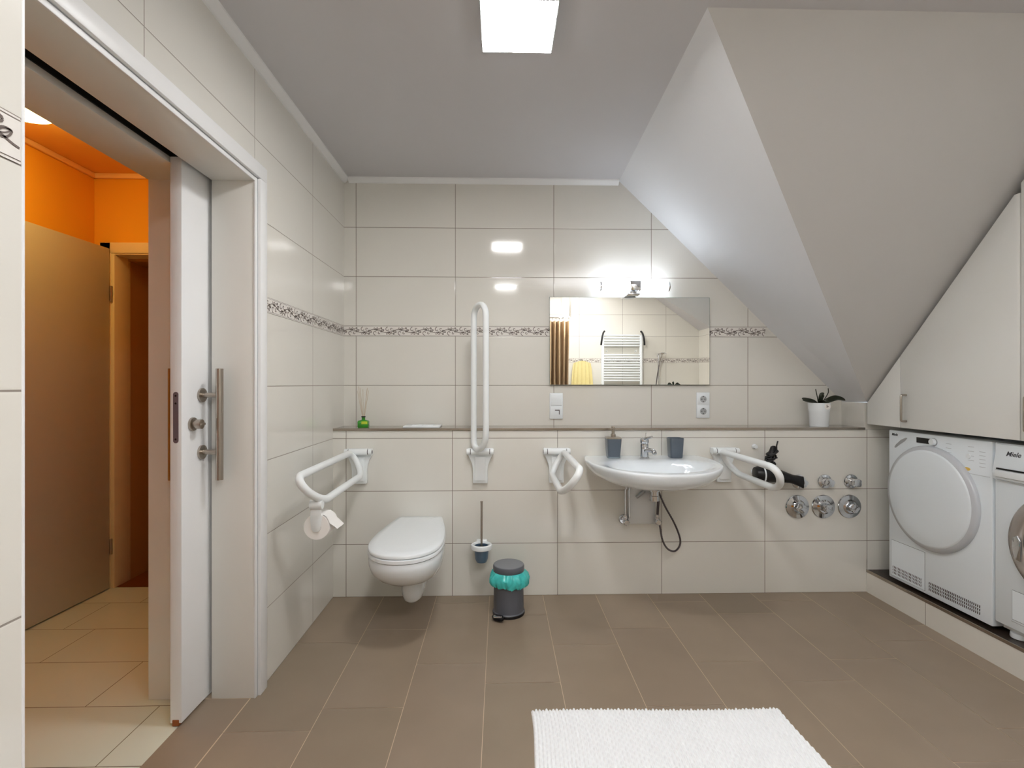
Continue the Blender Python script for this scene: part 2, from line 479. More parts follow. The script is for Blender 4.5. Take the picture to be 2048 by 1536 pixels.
# cove trims
mb = MB()
mb.prism([(XL, YR, C), (XL + 0.032, YR, C), (XL + 0.030, YR, C - 0.007), (XL + 0.008, YR, C - 0.028), (XL, YR, C - 0.03)], (0, YU - YR, 0))
struct(mb.build('trim_3', m_white, smooth=0), 'white cornice strip along top of left wall', 'trim')
mb = MB()
mb.prism([(XL + .03, YU, C), (XL + .03, YU - 0.032, C), (XL + .03, YU - 0.030, C - 0.007), (XL + .03, YU - 0.008, C - 0.026), (XL + .03, YU, C - 0.028)], (0.735 - XL - .035, 0, 0))
struct(mb.build('trim_4', m_white, smooth=0), 'white cornice strip along top of back wall', 'trim')

# ------------------------------------------------------------------ door frame, sliding door
fr = thing('trim_5', 'white door frame lining the sliding door opening', 'door frame', kind='structure')
mb = MB()
mb.box(-1.112, -0.948, DY1, DY1 + 0.022, 0, DH + .02, 0.001)
mb.box(-1.352, -1.172, DY1, DY1 + 0.022, 0, DH + .02, 0.001)
mb.box(-1.112, -0.948, DY0 - 0.022, DY0, 0, DH + .02, 0.001)
mb.box(-1.352, -1.172, DY0 - 0.022, DY0, 0, DH + .02, 0.001)
mb.build('jamb', m_frame, fr)
mb = MB()
mb.box(-1.112, -0.948, DY0, DY1, DH, DH + 0.022, 0.001)
mb.box(-1.352, -1.172, DY0, DY1, DH, DH + 0.022, 0.001)
mb.build('head_lining', m_frame, fr)
mb = MB()
XC = -0.932
mb.box(-0.9505, XC, DY1 + 0.016, DY1 + 0.072, 0, DH + 0.0155, 0.002)
mb.box(-0.9505, XC, DY0 - 0.072, DY0 - 0.016, 0, DH + 0.0155, 0.002)
mb.box(-0.9505, XC, DY0 - 0.072, DY1 + 0.072, DH + 0.016, DH + 0.072, 0.002)
mb.box(-0.9505, -0.944, DY1 - 0.002, DY1 + 0.02, 0, DH + 0.02, 0.001)
mb.box(-0.9505, -0.9441, DY0 + 0.002, DY1 - 0.0022, DH - 0.002, DH + 0.02, 0.001)
mb.build('casing', m_white, fr)
mb = MB()
mb.box(-0.948, -0.9435, DY1 + 0.0135, DY1 + 0.0165, 0, DH + 0.016)
mb.box(-0.948, -0.9435, DY0, DY1 + 0.016, DH + 0.0135, DH + 0.0165)
mb.build('seal', m_appl_g, fr)
mb = MB(); mb.box(-1.1745, -1.1105, DY0 - .019, DY1 + 0.019, DH + 0.055, DH + 0.10); mb.box(-1.1745, -1.168, DY0, DY1, DH + 0.0225, DH + 0.056)
mb.build('track_cavity_shade', m_blackgap, fr)  # slot above the leaf: shade painted black on track and cavity side

dr = thing('door_1', 'white sliding door leaf half pushed into the wall pocket', 'door', (-1.149, 1.81, 0.008), kind='structure')
def lo(mb, o=(-1.149, 1.81, 0.008)):
    for v in mb.bm.verts: v.co -= Vector(o)
    return mb
mb = MB(); mb.box(-1.168, -1.128, 1.808, 2.78, 0.012, DH + 0.02, 0.0015)
lo(mb).build('leaf', m_door, dr)
def bar_handle(xf, sg, name, label=None):
    mb = MB()
    xb = xf + sg * 0.068
    mb.tube([(xb, 1.925, 0.852), (xb, 1.925, 1.272)], 0.0135, 20)
    for z in (0.957, 1.172):
        mb.tube([(xf + sg * 0.004, 1.925, z), (xb, 1.925, z)], 0.0095, 16)
        mb.lathe([(0.0, 0), (0.026, 0), (0.027, sg * 0.003), (0.0265, sg * 0.008), (0.0, sg * 0.009)], (xf, 1.925, z), 'X', 28, False, False)
    o = lo(mb).build(name, m_steel, dr)
    return o
bar_handle(-1.128, 1, 'door_handle'); bar_handle(-1.168, -1, 'door_handle')
mb = MB()
mb.lathe([(0.0, 0), (0.0245, 0), (0.0255, 0.004), (0.024, 0.009), (0.012, 0.010), (0.011, 0.016), (0.017, 0.018), (0.0175, 0.036), (0.0, 0.037)], (-1.128, 1.868, 1.067), 'X', 28, False, False)
mb.box(-1.094, -1.088, 1.850, 1.886, 1.063, 1.071, 0.001)
lo(mb).build('thumb_turn', m_steel, dr)
mb = MB()
pts = []
for k in range(24):
    a = 2 * PI * k / 24
    pts.append((-1.148 + 0.0095 * math.cos(a), 1.8072, 1.095 + (0.0815 if math.sin(a) > 0 else -0.0815) + 0.0095 * math.sin(a)))
mb.prism(pts, (0, 0.003, 0))
mb.mi = 1
for z in (1.172, 1.018, 1.145): mb.lathe([(0.0035, 1.8070), (0.0035, 1.8060)], (-1.148, 0, z), 'Y', 12)
lo(mb).build('lock_plate', [m_lockp, m_black], dr)
mb = MB(); mb.box(-1.160, -1.137, 1.806, 1.83, 0.002, 0.024, 0.002)
lo(mb).build('floor_guide', m_wood, dr)

# ------------------------------------------------------------------ hall beyond the door
HX, HY = -2.418, 3.055
mb = MB(); mb.box(HX - 0.1, HX, 0.3, HY + .1, 0, HC)
struct(mb.build('wall_hall_left', m_orange, smooth=0), 'orange painted hall wall behind the open door', 'wall')
mb = MB()
mb.box(HX, -2.315, HY, HY + 0.1, 0, HC); mb.box(-2.315, -1.35, HY, HY + 0.1, 1.99, HC); mb.box(-1.55, -1.35, HY, HY + 0.1, 0, 1.99)
struct(mb.build('wall_hall_back', m_orange, smooth=0), 'orange painted hall end wall above the inner doorway', 'wall')
mb = MB(); mb.box(HX - .1, -1.34, 0.3, 0.4, 0, HC)
struct(mb.build('wall_hall_front', m_orange, smooth=0), 'orange painted near hall wall', 'wall')
mb = MB(); mb.box(HX - .1, -1.352, 0.3, HY + .1, HC, HC + 0.1)
struct(mb.build('ceiling_hall', m_hallceil, smooth=0), 'orange lit hall ceiling', 'ceiling')
mb = MB(); mb.box(HX, HX + 0.02, 0.4, HY, HC - 0.03, HC, 0.006); mb.box(HX, -1.352, HY - 0.02, HY, HC - 0.03, HC, 0.006)
struct(mb.build('trim_6', m_cornice), 'pale cornice strip around the hall ceiling', 'trim')
# doorway casing of inner room
mb = MB()
mb.box(-2.375, -2.312, HY - 0.016, HY, 0, 2.055, 0.003); mb.box(-2.375, -1.50, HY - 0.016, HY, 1.992, 2.055, 0.003)
mb.box(-2.316, -2.292, HY - 0.012, HY + 0.12, 0, 1.99, 0.002); mb.box(-2.316, -1.50, HY - 0.008, HY + 0.12, 1.985, 1.995)
struct(mb.build('trim_7', m_hallframe), 'pale door casing of the dark doorway in the hall', 'door frame')
# dark inner room
mb = MB()
mb.box(-2.40, -2.295, HY + 0.1, 4.3, 0, 2.0); mb.box(-2.3, -1.3, 4.2, 4.3, 0, 2.0); mb.box(-1.36, -1.3, HY + 0.1, 4.2, 0, 2.0)
mb.box(-2.4, -1.3, HY + 0.1, 4.3, 1.97, 2.05)
struct(mb.build('wall_inner_room', m_closet, smooth=0), 'dim brown walls of the room behind the hall', 'wall')
mb = MB(); mb.box(-2.3, -1.35, HY, 4.2, -0.02, 0.0)
struct(mb.build('floor_inner_room', base_mat('inner_floor', srgb(120, 62, 24), rough=0.5), smooth=0), 'dark reddish floor of the room behind the hall', 'floor')
# open hall door
hd = thing('door_2', 'plain grey-white hall door standing open against orange wall', 'door', (-2.330, 3.03, 0), kind='structure')
mb = MB(); mb.box(-0.02, 0.02, -0.92, 0.0, 0.008, 2.015, 0.002); o = mb.build('leaf', m_halldoor, hd)
for z in (0.25, 1.75):
    mb = MB(); mb.tube([(0.024, 0.006, z - 0.045), (0.024, 0.006, z + 0.045)], 0.007, 12); mb.build('hinge', m_steel, hd)
hd.rotation_euler = (0, 0, math.radians(-2))
# hall lamp
hl = thing('hall_ceiling_lamp', 'glowing cream glass lamp on the orange hall ceiling', 'lamp', (-2.06, 2.20, HC))
mb = MB(); mb.lathe([(0.0, 0), (0.18, 0), (0.185, -0.012), (0.17, -0.02), (0, -0.02)], (0, 0, 0), 'Z', 40, False, False); mb.build('base', m_plast, hl)
mb = MB()
ring = []
prof = [(0.165, -0.0205), (0.155, -0.05), (0.12, -0.078), (0.06, -0.092), (0.004, -0.095)]
rr = []
for r, h in prof:
    rr.append([((r) * math.cos(2 * PI * k / 64), (r) * math.sin(2 * PI * k / 64), h) for k in range(64)])
mb.rings(rr); mb.build('lamp_shade', m_lampH, hl)

# ------------------------------------------------------------------ ceiling lamps
def ceiling_lamp(x, y, label):
    t = thing('ceiling_lamp', label, 'lamp', (x, y, HC), 'square ceiling lamps')
    mb = MB(); mb.box(-0.127, 0.127, -0.127, 0.127, -0.0375, 0, 0.002); mb.build('housing', m_plast, t)
    mb = MB(); mb.box(-0.1235, 0.1235, -0.1235, 0.1235, -0.0385, -0.0365); mb.build('diffuser', m_lampA, t)
ceiling_lamp(0.062, 1.714, 'square glowing ceiling lamp at top centre of the room')
ceiling_lamp(0.075, -0.12, 'square glowing ceiling lamp above the camera position')

# ------------------------------------------------------------------ mirror and lamp
mi = thing('wall_mirror', 'wide frameless wall mirror above the washbasin', 'mirror', (0.7975, YU, 1.4775))
mb = MB(); mb.box(-0.4945, 0.4945, -0.018, -0.001, -0.2695, 0.2695); mb.build('backing', m_glassedge, mi, smooth=0)
mb = MB(); mb.poly([(-0.4925, -0.0184, -0.2675), (0.4925, -0.0184, -0.2675), (0.4925, -0.0184, 0.2675), (-0.4925, -0.0184, 0.2675)]); mb.build('mirror_glass', m_mirror, mi, smooth=0)
ml = thing('mirror_lamp', 'horizontal double tube lamp with chrome centre above mirror', 'lamp', (0.808, YU, 1.80))
for a, b in ((-0.202, -0.034), (0.034, 0.202)):
    mb = MB(); mb.tube([(a, -0.085, 0), (b, -0.085, 0)], 0.027, 24); mb.build('diffuser', m_lampM, ml)
for a in (-0.205, 0.205):
    mb = MB(); mb.lathe([(0.0285, a - .004), (0.0285, a + .004)], (0, -0.085, 0), 'X', 24); mb.build('end_cap', m_chrome, ml)
mb = MB(); mb.box(-0.033, 0.033, -0.114, -0.056, -0.030, 0.030, 0.006); mb.box(-0.022, 0.022, -0.06, -0.012, -0.045, -0.018, 0.004)
mb.box(-0.045, 0.03, -0.10, -0.001, -0.052, -0.043, 0.002)
mb.build('mount', m_chrome, ml)

# ------------------------------------------------------------------ sockets
def socket_frame(t, h):
    mb = MB(); mb.box(-0.041, 0.041, -0.010, -0.001, -h, h, 0.003); mb.build('cover_frame', m_plast, t)
def socket(t, z):
    mb = MB()
    mb.box(-0.034, 0.034, -0.0115, -0.0098, z - 0.033, z + 0.033, 0.0006)
    mb.mi = 1
    mb.lathe([(0.0205, -0.0117), (0.0205, -0.0121)], (0, 0, z), 'Y', 28)
    mb.mi = 2
    for dx in (-0.0095, 0.0095): mb.lathe([(0.003, -0.0122), (0.003, -0.0128)], (dx, 0, z), 'Y', 10)
    mb.box(-0.004, 0.004, -0.0128, -0.0122, z + 0.014, z + 0.018); mb.box(-0.004, 0.004, -0.0128, -0.0122, z - 0.018, z - 0.014)
    mb.build('socket_insert', [m_plast, m_appl_g, m_black], t)
t = thing('wall_socket', 'double white power socket right of the mirror bottom edge', 'socket', (1.255, YU, 1.083)); socket_frame(t, 0.079); socket(t, 0.0375); socket(t, -0.0375)
t = thing('wall_socket', 'white light switch above single socket below mirror left corner', 'socket', (0.345, YU, 1.079)); socket_frame(t, 0.079)
mb = MB(); mb.box(-0.034, 0.034, -0.0145, -0.0098, 0.0045, 0.0705, 0.002); mb.build('rocker_switch', m_plast, t)
mb = MB(); mb.box(-0.034, 0.034, -0.0115, -0.0098, -0.0705, -0.0045, 0.0006)
mb.mi = 1; mb.box(-0.008, 0.020, -0.0125, -0.0114, -0.028, -0.023); mb.box(0.016, 0.020, -0.0125, -0.0114, -0.052, -0.023)
mb.build('socket_insert', [m_plast, m_dkmetal], t)

# ------------------------------------------------------------------ grab rails
def grab_rail(x, m, Lu, Ll, up, label, hinge_z=0.832):
    t = thing('grab_rail', label, 'grab rail', (x, YP, hinge_z), 'white folding support rails')
    # wall bracket
    mb = MB()
    out = [(-0.073, 0.016), (0.073, 0.016), (0.073, -0.014), (0.060, -0.040), (0.046, -0.075), (0.042, -0.11), (0.042, -0.182), (-0.042, -0.182), (-0.042, -0.11), (-0.046, -0.075), (-0.060, -0.040), (-0.073, -0.014)]
    mb.prism([(a, -0.002, b) for a, b in out], (0, -0.028, 0), 0.004)
    mb.box(-0.030, 0.030, -0.040, -0.028, -0.165, -0.03, 0.004)
    mb.build('wall_bracket', m_plast_w, t)
    mb = MB()
    mb.tube([(-0.052, -0.045, 0), (0.052, -0.045, 0)], 0.0185, 24)
    for s_ in (-1, 1): mb.tube([(s_ * 0.056, -0.045, 0), (s_ * 0.076, -0.045, 0)], 0.0175, 24)
    mb.mi = 1
    for s_ in (-1, 1): mb.tube([(s_ * 0.052, -0.045, 0), (s_ * 0.056, -0.045, 0)], 0.0150, 20)
    mb.lathe([(0.010, m * 0.0765), (0.010, m * 0.0775)], (0, -0.045, 0), 'X', 16)
    mb.build('hinge', [m_plast_w, m_dkmetal], t)
    mb = MB()
    h = 0.036 * m
    pts = [(-h, 0.0, 0), (-h, -Lu, 0), (h, -Ll, -0.122), (h, -0.045, -0.118)]
    path = fillet(pts, 0.095, 12, True)
    mb.tube(path, 0.0168, 16, True)
    o = mb.build('rail_arm', m_plast_w, t, smooth=60)
    o.location = (0, -0.045, 0)
    if up: o.rotation_euler = (math.radians(-90.5), 0, 0)
    return t, o
g1, arm1 = grab_rail(-0.795, 1, 0.80, 0.69, False, 'folded-down grab rail left of toilet holding the paper roll')
g2, _ = grab_rail(-0.112, 1, 0.82, 0.82, True, 'grab rail folded up vertically right of the toilet')
g3, _ = grab_rail(0.322, -1, 0.66, 0.55, False, 'folded-down grab rail left of the washbasin')
g4, _ = grab_rail(1.288, 1, 0.62, 0.50, False, 'folded-down grab rail right of the washbasin, before hair dryer')
# paper holder on first rail + roll
ph = MB()
ph.prism([(-0.022, 0, 0.0), (0.022, 0, 0.0), (0.024, 0, -0.06), (0.020, 0, -0.105), (0.010, 0, -0.118), (-0.010, 0, -0.118), (-0.020, 0, -0.105), (-0.024, 0, -0.06)], (0, 0.006, 0), 0.002)
ph.tube([(0, 0.004, -0.095), (0, 0.110, -0.095)], 0.009, 16)
ph.lathe([(0.018, 0.108), (0.018, 0.112)], (0, 0, -0.095), 'Y', 20)
ph.tube([(-0.022, 0.0, 0.0), (0.03, 0.0, 0.0)], 0.019, 16)
o = ph.build('roll_holder', m_plast_w, g1); o.location = (0.010, 2.160 - YP, 0.700 - 0.832)
tr = thing('toilet_roll', 'white toilet paper roll hanging from the left grab rail', 'toilet paper', (-0.785, 2.168, 0.602))
mb = MB()
mb.lathe([(0.020, 0), (0.054, 0), (0.055, 0.002), (0.055, 0.098), (0.054, 0.1), (0.020, 0.1)], (0, 0, 0), 'Y', 40, False, False)
# loose last sheet
pts = []
mb.build('paper', m_paper, tr)
mb = MB()
g = []
for i in range(9):
    a = PI * 0.35 - i * 0.16
    g.append([(0.0585 * math.cos(a) + (0.010 * max(0, i - 5)), y, 0.0585 * math.sin(a) + 0.002 * math.sin(y * 40 + i)) for y in (0.002, 0.034, 0.066, 0.098)])
vs = [[mb.bm.verts.new(p) for p in r] for r in g]
for i in range(8):
    for j in range(3): mb.bm.faces.new((vs[i][j], vs[i][j + 1], vs[i + 1][j + 1], vs[i + 1][j]))
mb.build('loose_sheet', m_paper, tr)
mb = MB(); mb.lathe([(0.0195, 0.0), (0.0195, 0.1)], (0, 0, 0), 'Y', 24, False, False); mb.build('core', m_card, tr)

# ------------------------------------------------------------------ toilet
TX = -0.452
def d_outline(wb, wm, L, gm, n=56, p=2.2):
    """D-shaped plan: back half width wb at g=0, widest wm at gm, rounded front to L; returns [(x,g)] ccw"""
    side = []
    for i in range(n // 4 + 1):
        t = i / (n // 4)
        side.append((wb + (wm - wb) * math.sin(t * PI / 2), gm * t))
    front = []
    k = n // 4
    for i in range(1, k + 1):
        a = PI / 2 * i / k
        front.append((wm * math.cos(a) ** (2 / p), gm + (L - gm) * math.sin(a) ** (2 / p)))
    right = side + front
    left = [(-x, g) for x, g in reversed(right[:-1])]
    return right + left
def plan_ring(ol, z, g0=0.0): return [(x, -g0 - g, z) for x, g in ol]
to = thing('toilet', 'white wall-hung toilet with closed lid', 'toilet', (TX, YP, 0))
# bowl
mb = MB()
R = []
for z, wb, wm, L, gm in ((0.414, .125, .172, .660, .42), (0.400, .125, .176, .665, .42), (0.375, .125, .176, .662, .42), (0.34, .122, .170, .640, .41), (0.30, .115, .152, .590, .38), (0.265, .105, .125, .52, .34), (0.24, .09, .10, .45, .30), (0.222, .068, .070, .385, .26), (0.205, .058, .060, .365, .25), (0.17, .056, .057, .36, .25), (0.14, .054, .055, .350, .25), (0.115, .050, .051, .338, .24), (0.102, .040, .042, .322, .23), (0.096, .022, .023, .29, .20)):
    R.append(plan_ring(d_outline(wb, wm, L, gm), z))
for i in range(9, 13):   # the trap narrows towards the wall
    pass
mb.rings(R)
mb.build('bowl', m_ceram, to, smooth=50)
mb = MB()
R = [plan_ring(d_outline(.124, .174, .662, .42), 0.4165), plan_ring(d_outline(.126, .178, .668, .42), 0.420), plan_ring(d_outline(.126, .178, .668, .42), 0.434), plan_ring(d_outline(.124, .175, .664, .42), 0.437)]
mb.rings(R); mb.build('seat', m_plast, to, smooth=50)
mb = MB()
R = [plan_ring(d_outline(.122, .173, .655, .42), 0.4395, .006), plan_ring(d_outline(.124, .177, .660, .42), 0.442, .006), plan_ring(d_outline(.124, .177, .660, .42), 0.452, .006),
     plan_ring(d_outline(.120, .172, .655, .42), 0.4575, .006), plan_ring(d_outline(.10, .14, .60, .42), 0.461, .015), plan_ring(d_outline(.05, .07, .45, .30), 0.4625, .06)]
mb.rings(R); mb.build('lid', m_plast, to, smooth=50)
for x in (-0.07, 0.07):
    mb = MB(); mb.tube([(x - .012, -0.016, 0.437), (x + .012, -0.016, 0.437)], 0.010, 14); mb.build('lid_hinge', m_chrome, to)

# flush plate
fp = MB(); fp.box(-0.105, 0.105, -0.075, 0.075, 0, 0.011, 0.003); fp.mi = 0
o = fp.build('flush_plate', [m_plast], smooth=35); o.location = (-0.455, 2.985, LEDGE + 0.0004)
tag(o, 'flat white flush plate lying on the stone ledge above toilet', 'flush plate')
mb = MB(); mb.box(-0.060, -0.002, -0.045, 0.045, 0.0105, 0.0135, 0.001); mb.box(0.002, 0.060, -0.045, 0.045, 0.0105, 0.0135, 0.001)
mb.build('push_button', m_plast, o)

# ------------------------------------------------------------------ toilet brush
tb = thing('toilet_brush', 'toilet brush in dark cup held by white wall ring', 'toilet brush', (-0.103, YP, 0.3))
mb = MB()
mb.lathe([(0.050, 0.022), (0.058, 0.018), (0.060, 0.008), (0.058, -0.004), (0.050, -0.008), (0.042, -0.004), (0.0405, 0.008), (0.043, 0.018), (0.050, 0.022)], (0, -0.075, 0), 'Z', 40, False, False)
mb.box(-0.030, 0.030, -0.028, -0.001, -0.02, 0.028, 0.006)
mb.build('wall_ring', m_plast_w, tb, smooth=50)
mb = MB(); mb.lathe([(0.0395, 0.012), (0.0390, -0.02), (0.036, -0.06), (0.028, -0.078), (0.0, -0.08)], (0, -0.075, 0), 'Z', 36, False, False)
mb.lathe([(0.0395, 0.012), (0.037, 0.012), (0.035, -0.055), (0.0, -0.06)], (0, -0.075, 0), 'Z', 36, False, False)
mb.build('cup', m_cup, tb)
mb = MB(); mb.tube([(0.0, -0.075, -0.03), (0.0, -0.073, 0.255)], 0.0058, 14); mb.lathe([(0.0, 0.0), (0.007, 0.0), (0.007, 0.006), (0, 0.006)], (0, -0.073, 0.253), 'Z', 14, False, False)
mb.build('handle', m_steel, tb)
mb = MB(); mb.lathe([(0.0, -0.055), (0.026, -0.05), (0.030, -0.02), (0.026, 0.003), (0.0, 0.008)], (0, -0.075, 0), 'Z', 24, False, False); mb.build('bristles', m_black, tb)

# ------------------------------------------------------------------ pedal bin
pb = thing('pedal_bin', 'dark grey pedal bin with teal bag folded over rim', 'bin', (0.046, 2.668, 0.0), )
mb = MB()
mb.lathe([(0.0, 0.004), (0.080, 0.004), (0.0835, 0.008), (0.0845, 0.016), (0.080, 0.020), (0.0785, 0.225), (0.076, 0.226), (0.0, 0.2255)], (0, 0, 0), 'Z', 56, False, False)
mb.build('body', m_anth, pb)
mb = MB(); mb.lathe([(0.0, 0.0), (0.084, 0.0), (0.0855, 0.004), (0.0855, 0.013), (0.083, 0.0155)], (0, 0, 0), 'Z', 56, True, False); mb.build('base_ring', m_black, pb)
mb = MB()
mb.lathe([(0.0, 0.227), (0.0815, 0.227), (0.083, 0.230), (0.083, 0.252), (0.080, 0.258), (0.0, 0.2605)], (0, 0, 0), 'Z', 56, False, False)
mb.mi = 1; mb.lathe([(0.079, 0.2584), (0.0765, 0.2605), (0.0, 0.2630)], (0, 0, 0), 'Z', 56, False, False)
mb.build('lid', [m_anth, m_anthlid], pb)
# bag: crumpled skirt
mb = MB(); N = 110
rr = []
rnd = random.Random(3)
ph1 = [rnd.uniform(0, 6.28) for _ in range(6)]
for j, (r, z, a) in enumerate(((0.0805, 0.228, 0.0), (0.088, 0.222, .004), (0.098, 0.205, .007), (0.103, 0.185, .008), (0.101, 0.165, .009), (0.094, 0.150, .007), (0.0815, 0.152, 0.002), (0.0800, 0.175, 0.0))):
    ring = []
    for k in range(N):
        t = 2 * PI * k / N
        w = sum(math.sin((5 + 4 * i) * t + ph1[i] + j * 0.7 * (i % 2)) for i in range(5)) / 5
        w2 = sum(math.cos((3 + 3 * i) * t + ph1[5 - i]) for i in range(4)) / 4
        rad = r + a * w * 1.5 + (0.007 * w2 if 1 < j < 6 else 0) + (rnd.uniform(-.003, .003) if 0 < j < 6 else 0) + (0.004 if math.cos(t - 0.2) > 0.3 and 1 < j < 6 else 0)
        rad = max(rad, 0.0798)
        ring.append((rad * math.cos(t), rad * math.sin(t), z + ((0.010 * w2 + 0.006 * w - 0.009 * math.sin(t + .4) + rnd.uniform(-.004, .004)) if j in (3, 4, 5, 6) else 0)))
    rr.append(ring)
mb.rings(rr, False, False)
mb.build('bin_bag', m_teal, pb, smooth=60)
mb = MB()
mb.prism([(-0.078, -0.070, 0.014), (-0.030, -0.092, 0.014), (-0.026, -0.112, 0.010), (-0.040, -0.124, 0.008), (-0.078, -0.106, 0.008), (-0.088, -0.088, 0.010)], (0, 0, 0.016), 0.004)
mb.mi = 1
mb.box(-0.080, -0.036, -0.118, -0.098, 0.026, 0.034, 0.003)
o = mb.build('pedal', [m_black, m_chrome], pb)
mb = MB(); mb.box(-0.03, 0.03, 0.079, 0.092, 0.20, 0.248, 0.004); mb.build('lid_hinge', m_black, pb)

# ------------------------------------------------------------------ washbasin
BX = 0.815
wbz = 0.802
def basin_outline(n=96):
    out = []
    hw, gm, L = 0.348, 0.15, 0.570
    k = n // 8
    right = [(0.325 + (hw - 0.325) * math.sin(PI / 2 * i / k), gm * i / k) for i in range(k + 1)]
    kk = 3 * n // 8
    for i in range(1, kk + 1):
        a = PI / 2 * i / kk
        right.append((hw * math.cos(a) ** 0.84, gm + (L - gm) * math.sin(a) ** 0.84))
    return right + [(-x, g) for x, g in reversed(right[:-1])]
BO = basin_outline()
wbn = thing('washbasin', 'wide shallow white wall-mounted washbasin under the mirror', 'washbasin', (BX, YP, 0))
mb = MB()
R = []
for sx, sy, z in ((1.0, 1.0, wbz - .002), (1.004, 1.003, wbz - .008), (.998, .999, wbz - .018), (.975, .985, wbz - .038), (.92, .95, wbz - .062), (.83, .89, wbz - .086), (.70, .79, wbz - .108), (.54, .66, wbz - .126), (.38, .52, wbz - .136), (.25, .40, wbz - .139)):
    R.append([(x * sx, -g * sy, z) for x, g in BO])
R = [[(x, y, z - 0.012 * max(0, (-y - .38) / .19) ** 1.5) for x, y, z in r] for r in R]
mb.rings(R, False, True)
# top surface
R = []
def dep(x, g):
    e = (x / 0.305) ** 2 + ((g - 0.340) / 0.192) ** 2
    t = min(1, max(0, (1.0 - math.sqrt(e)) / 0.75))
    t = t * t * (3 - 2 * t)
    return 0.098 * t
for s_ in (1.0, .988, .97, .94, .90, .85, .79, .72, .64, .55, .45, .35, .25, .15, .05):
    ring = []
    for x, g in BO:
        xx, gg = x * s_, 0.30 + (g - 0.30) * s_
        edge = 0.0 if s_ < .995 else -.002
        lip = 0.004 * math.exp(-((1 - s_) / .03) ** 2) if s_ < .995 else 0
        ring.append((xx, -gg, wbz + edge - dep(xx, gg) - 0.003 * (1 - s_) ))
    R.append([(x, y, z - 0.012 * max(0, (-y - .38) / .19) ** 1.5) for x, y, z in ring])
mb.rings(R, False, True)
bmesh.ops.remove_doubles(mb.bm, verts=mb.bm.verts, dist=0.0005)
mb.build('basin', m_ceram, wbn, smooth=60)
mb = MB(); mb.lathe([(0.0085, 0.0), (0.0085, -0.0035), (0.0115, -0.0045), (0.0145, -0.003), (0.015, 0.003)], (0, 0, 0), 'Y', 24, False, False)
mb.mi = 1; mb.lathe([(0.0, -0.0015), (0.0088, -0.0015)], (0, 0, 0), 'Y', 24, False, False)
o = mb.build('overflow_ring', [m_chrome, m_black], wbn); o.location = (-0.012, -0.212 - .0015, wbz - dep(-0.012, 0.212) - 0.0015 + 0.002); o.rotation_euler = (math.radians(-45), 0, 0)
mb = MB(); mb.lathe([(0.0, 0.0), (0.031, 0.0), (0.033, 0.003), (0.026, 0.007), (0, 0.009)], (0, -0.345, wbz - 0.102), 'Z', 32, False, False)
mb.build('drain_plug', m_chrome, wbn)
# tap
tp = thing('basin_tap', 'chrome single-lever tap in the middle of the washbasin', 'tap', (0.805, YP - 0.10, wbz))
mb = MB()
mb.lathe([(0.0, 0), (0.026, 0), (0.0265, 0.004), (0.0225, 0.008), (0.0215, 0.05), (0.0225, 0.068), (0.021, 0.078), (0.0, 0.080)], (0, 0, 0), 'Z', 36, False, False)
mb.build('tap_body', m_chrome, tp)
mb = MB(); mb.tube(fillet([(0, 0.0, 0.036), (0.010, -0.05, 0.052), (0.022, -0.105, 0.050), (0.024, -0.113, 0.036)], 0.018, 6), 0.0115, 20); mb.build('spout', m_chrome, tp)
mb = MB()
mb.lathe([(0.0, 0.081), (0.0215, 0.081), (0.024, 0.088), (0.024, 0.102), (0.019, 0.112), (0.0, 0.116)], (0, 0, 0), 'Z', 36, False, False)
mb.tube([(0.0, -0.012, 0.104), (0.008, -0.055, 0.118), (0.014, -0.095, 0.126)], [0.010, 0.008, 0.0065], 16)
mb.tube([(0.008, 0.012, 0.110), (0.014, 0.016, 0.128), (0.016, 0.018, 0.138)], 0.003, 10)
mb.build('lever', m_chrome, tp)
# soap dispenser
sd = thing('soap_dispenser', 'slate grey soap dispenser with chrome pump on washbasin', 'soap dispenser', (0.634, YP - 0.082, wbz))
def rrect(w, d, r, n=6):
    out = []
    for cx, cy, a0 in ((w - r, d - r, 0), (-w + r, d - r, PI / 2), (-w + r, -d + r, PI), (w - r, -d + r, 3 * PI / 2)):
        for i in range(n + 1):
            a = a0 + PI / 2 * i / n
            out.append((cx + r * math.cos(a), cy + r * math.sin(a)))
    return out
mb = MB()
mb.rings([[(x, y, z) for x, y in rrect(w, w, .012)] for w, z in ((.033, 0.0075), (.0345, 0.010), (.0405, 0.100), (.0405, 0.107))]); mb.build('body', m_slate, sd)
mb = MB()
mb.rings([[(x, y, z) for x, y in rrect(w, w, .012)] for w, z in ((.034, 0.0), (.0345, 0.0075))]); mb.build('clear_base', m_smoke, sd)
mb = MB()
mb.rings([[(x, y, z) for x, y in rrect(w, w, .012)] for w, z in ((.041, 0.1072), (.041, 0.114), (.038, 0.1155))])
mb.lathe([(0.014, 0.1155), (0.014, 0.130), (0.010, 0.133), (0.0085, 0.135), (0.0085, 0.158), (0.0105, 0.160), (0.0105, 0.174), (0.0, 0.176)], (0, 0, 0), 'Z', 24, False, False)
mb.tube([(0, 0, 0.166), (-0.004, -0.04, 0.164)], 0.006, 12)
mb.build('pump', m_steel, sd)
# tumbler
tu = MB()
O_ = [[(x, y, z) for x, y in rrect(w, w, .014)] for w, z in ((.032, 0.0), (.034, 0.004), (.0395, 0.108), (.0385, 0.110), (.0365, 0.108), (.031, 0.008), (.02, 0.007))]
tu.rings(O_)
o = tu.build('tumbler', m_slate); o.location = (0.985, YP - 0.082, wbz); tag(o, 'slate grey tumbler standing on right side of washbasin', 'tumbler')

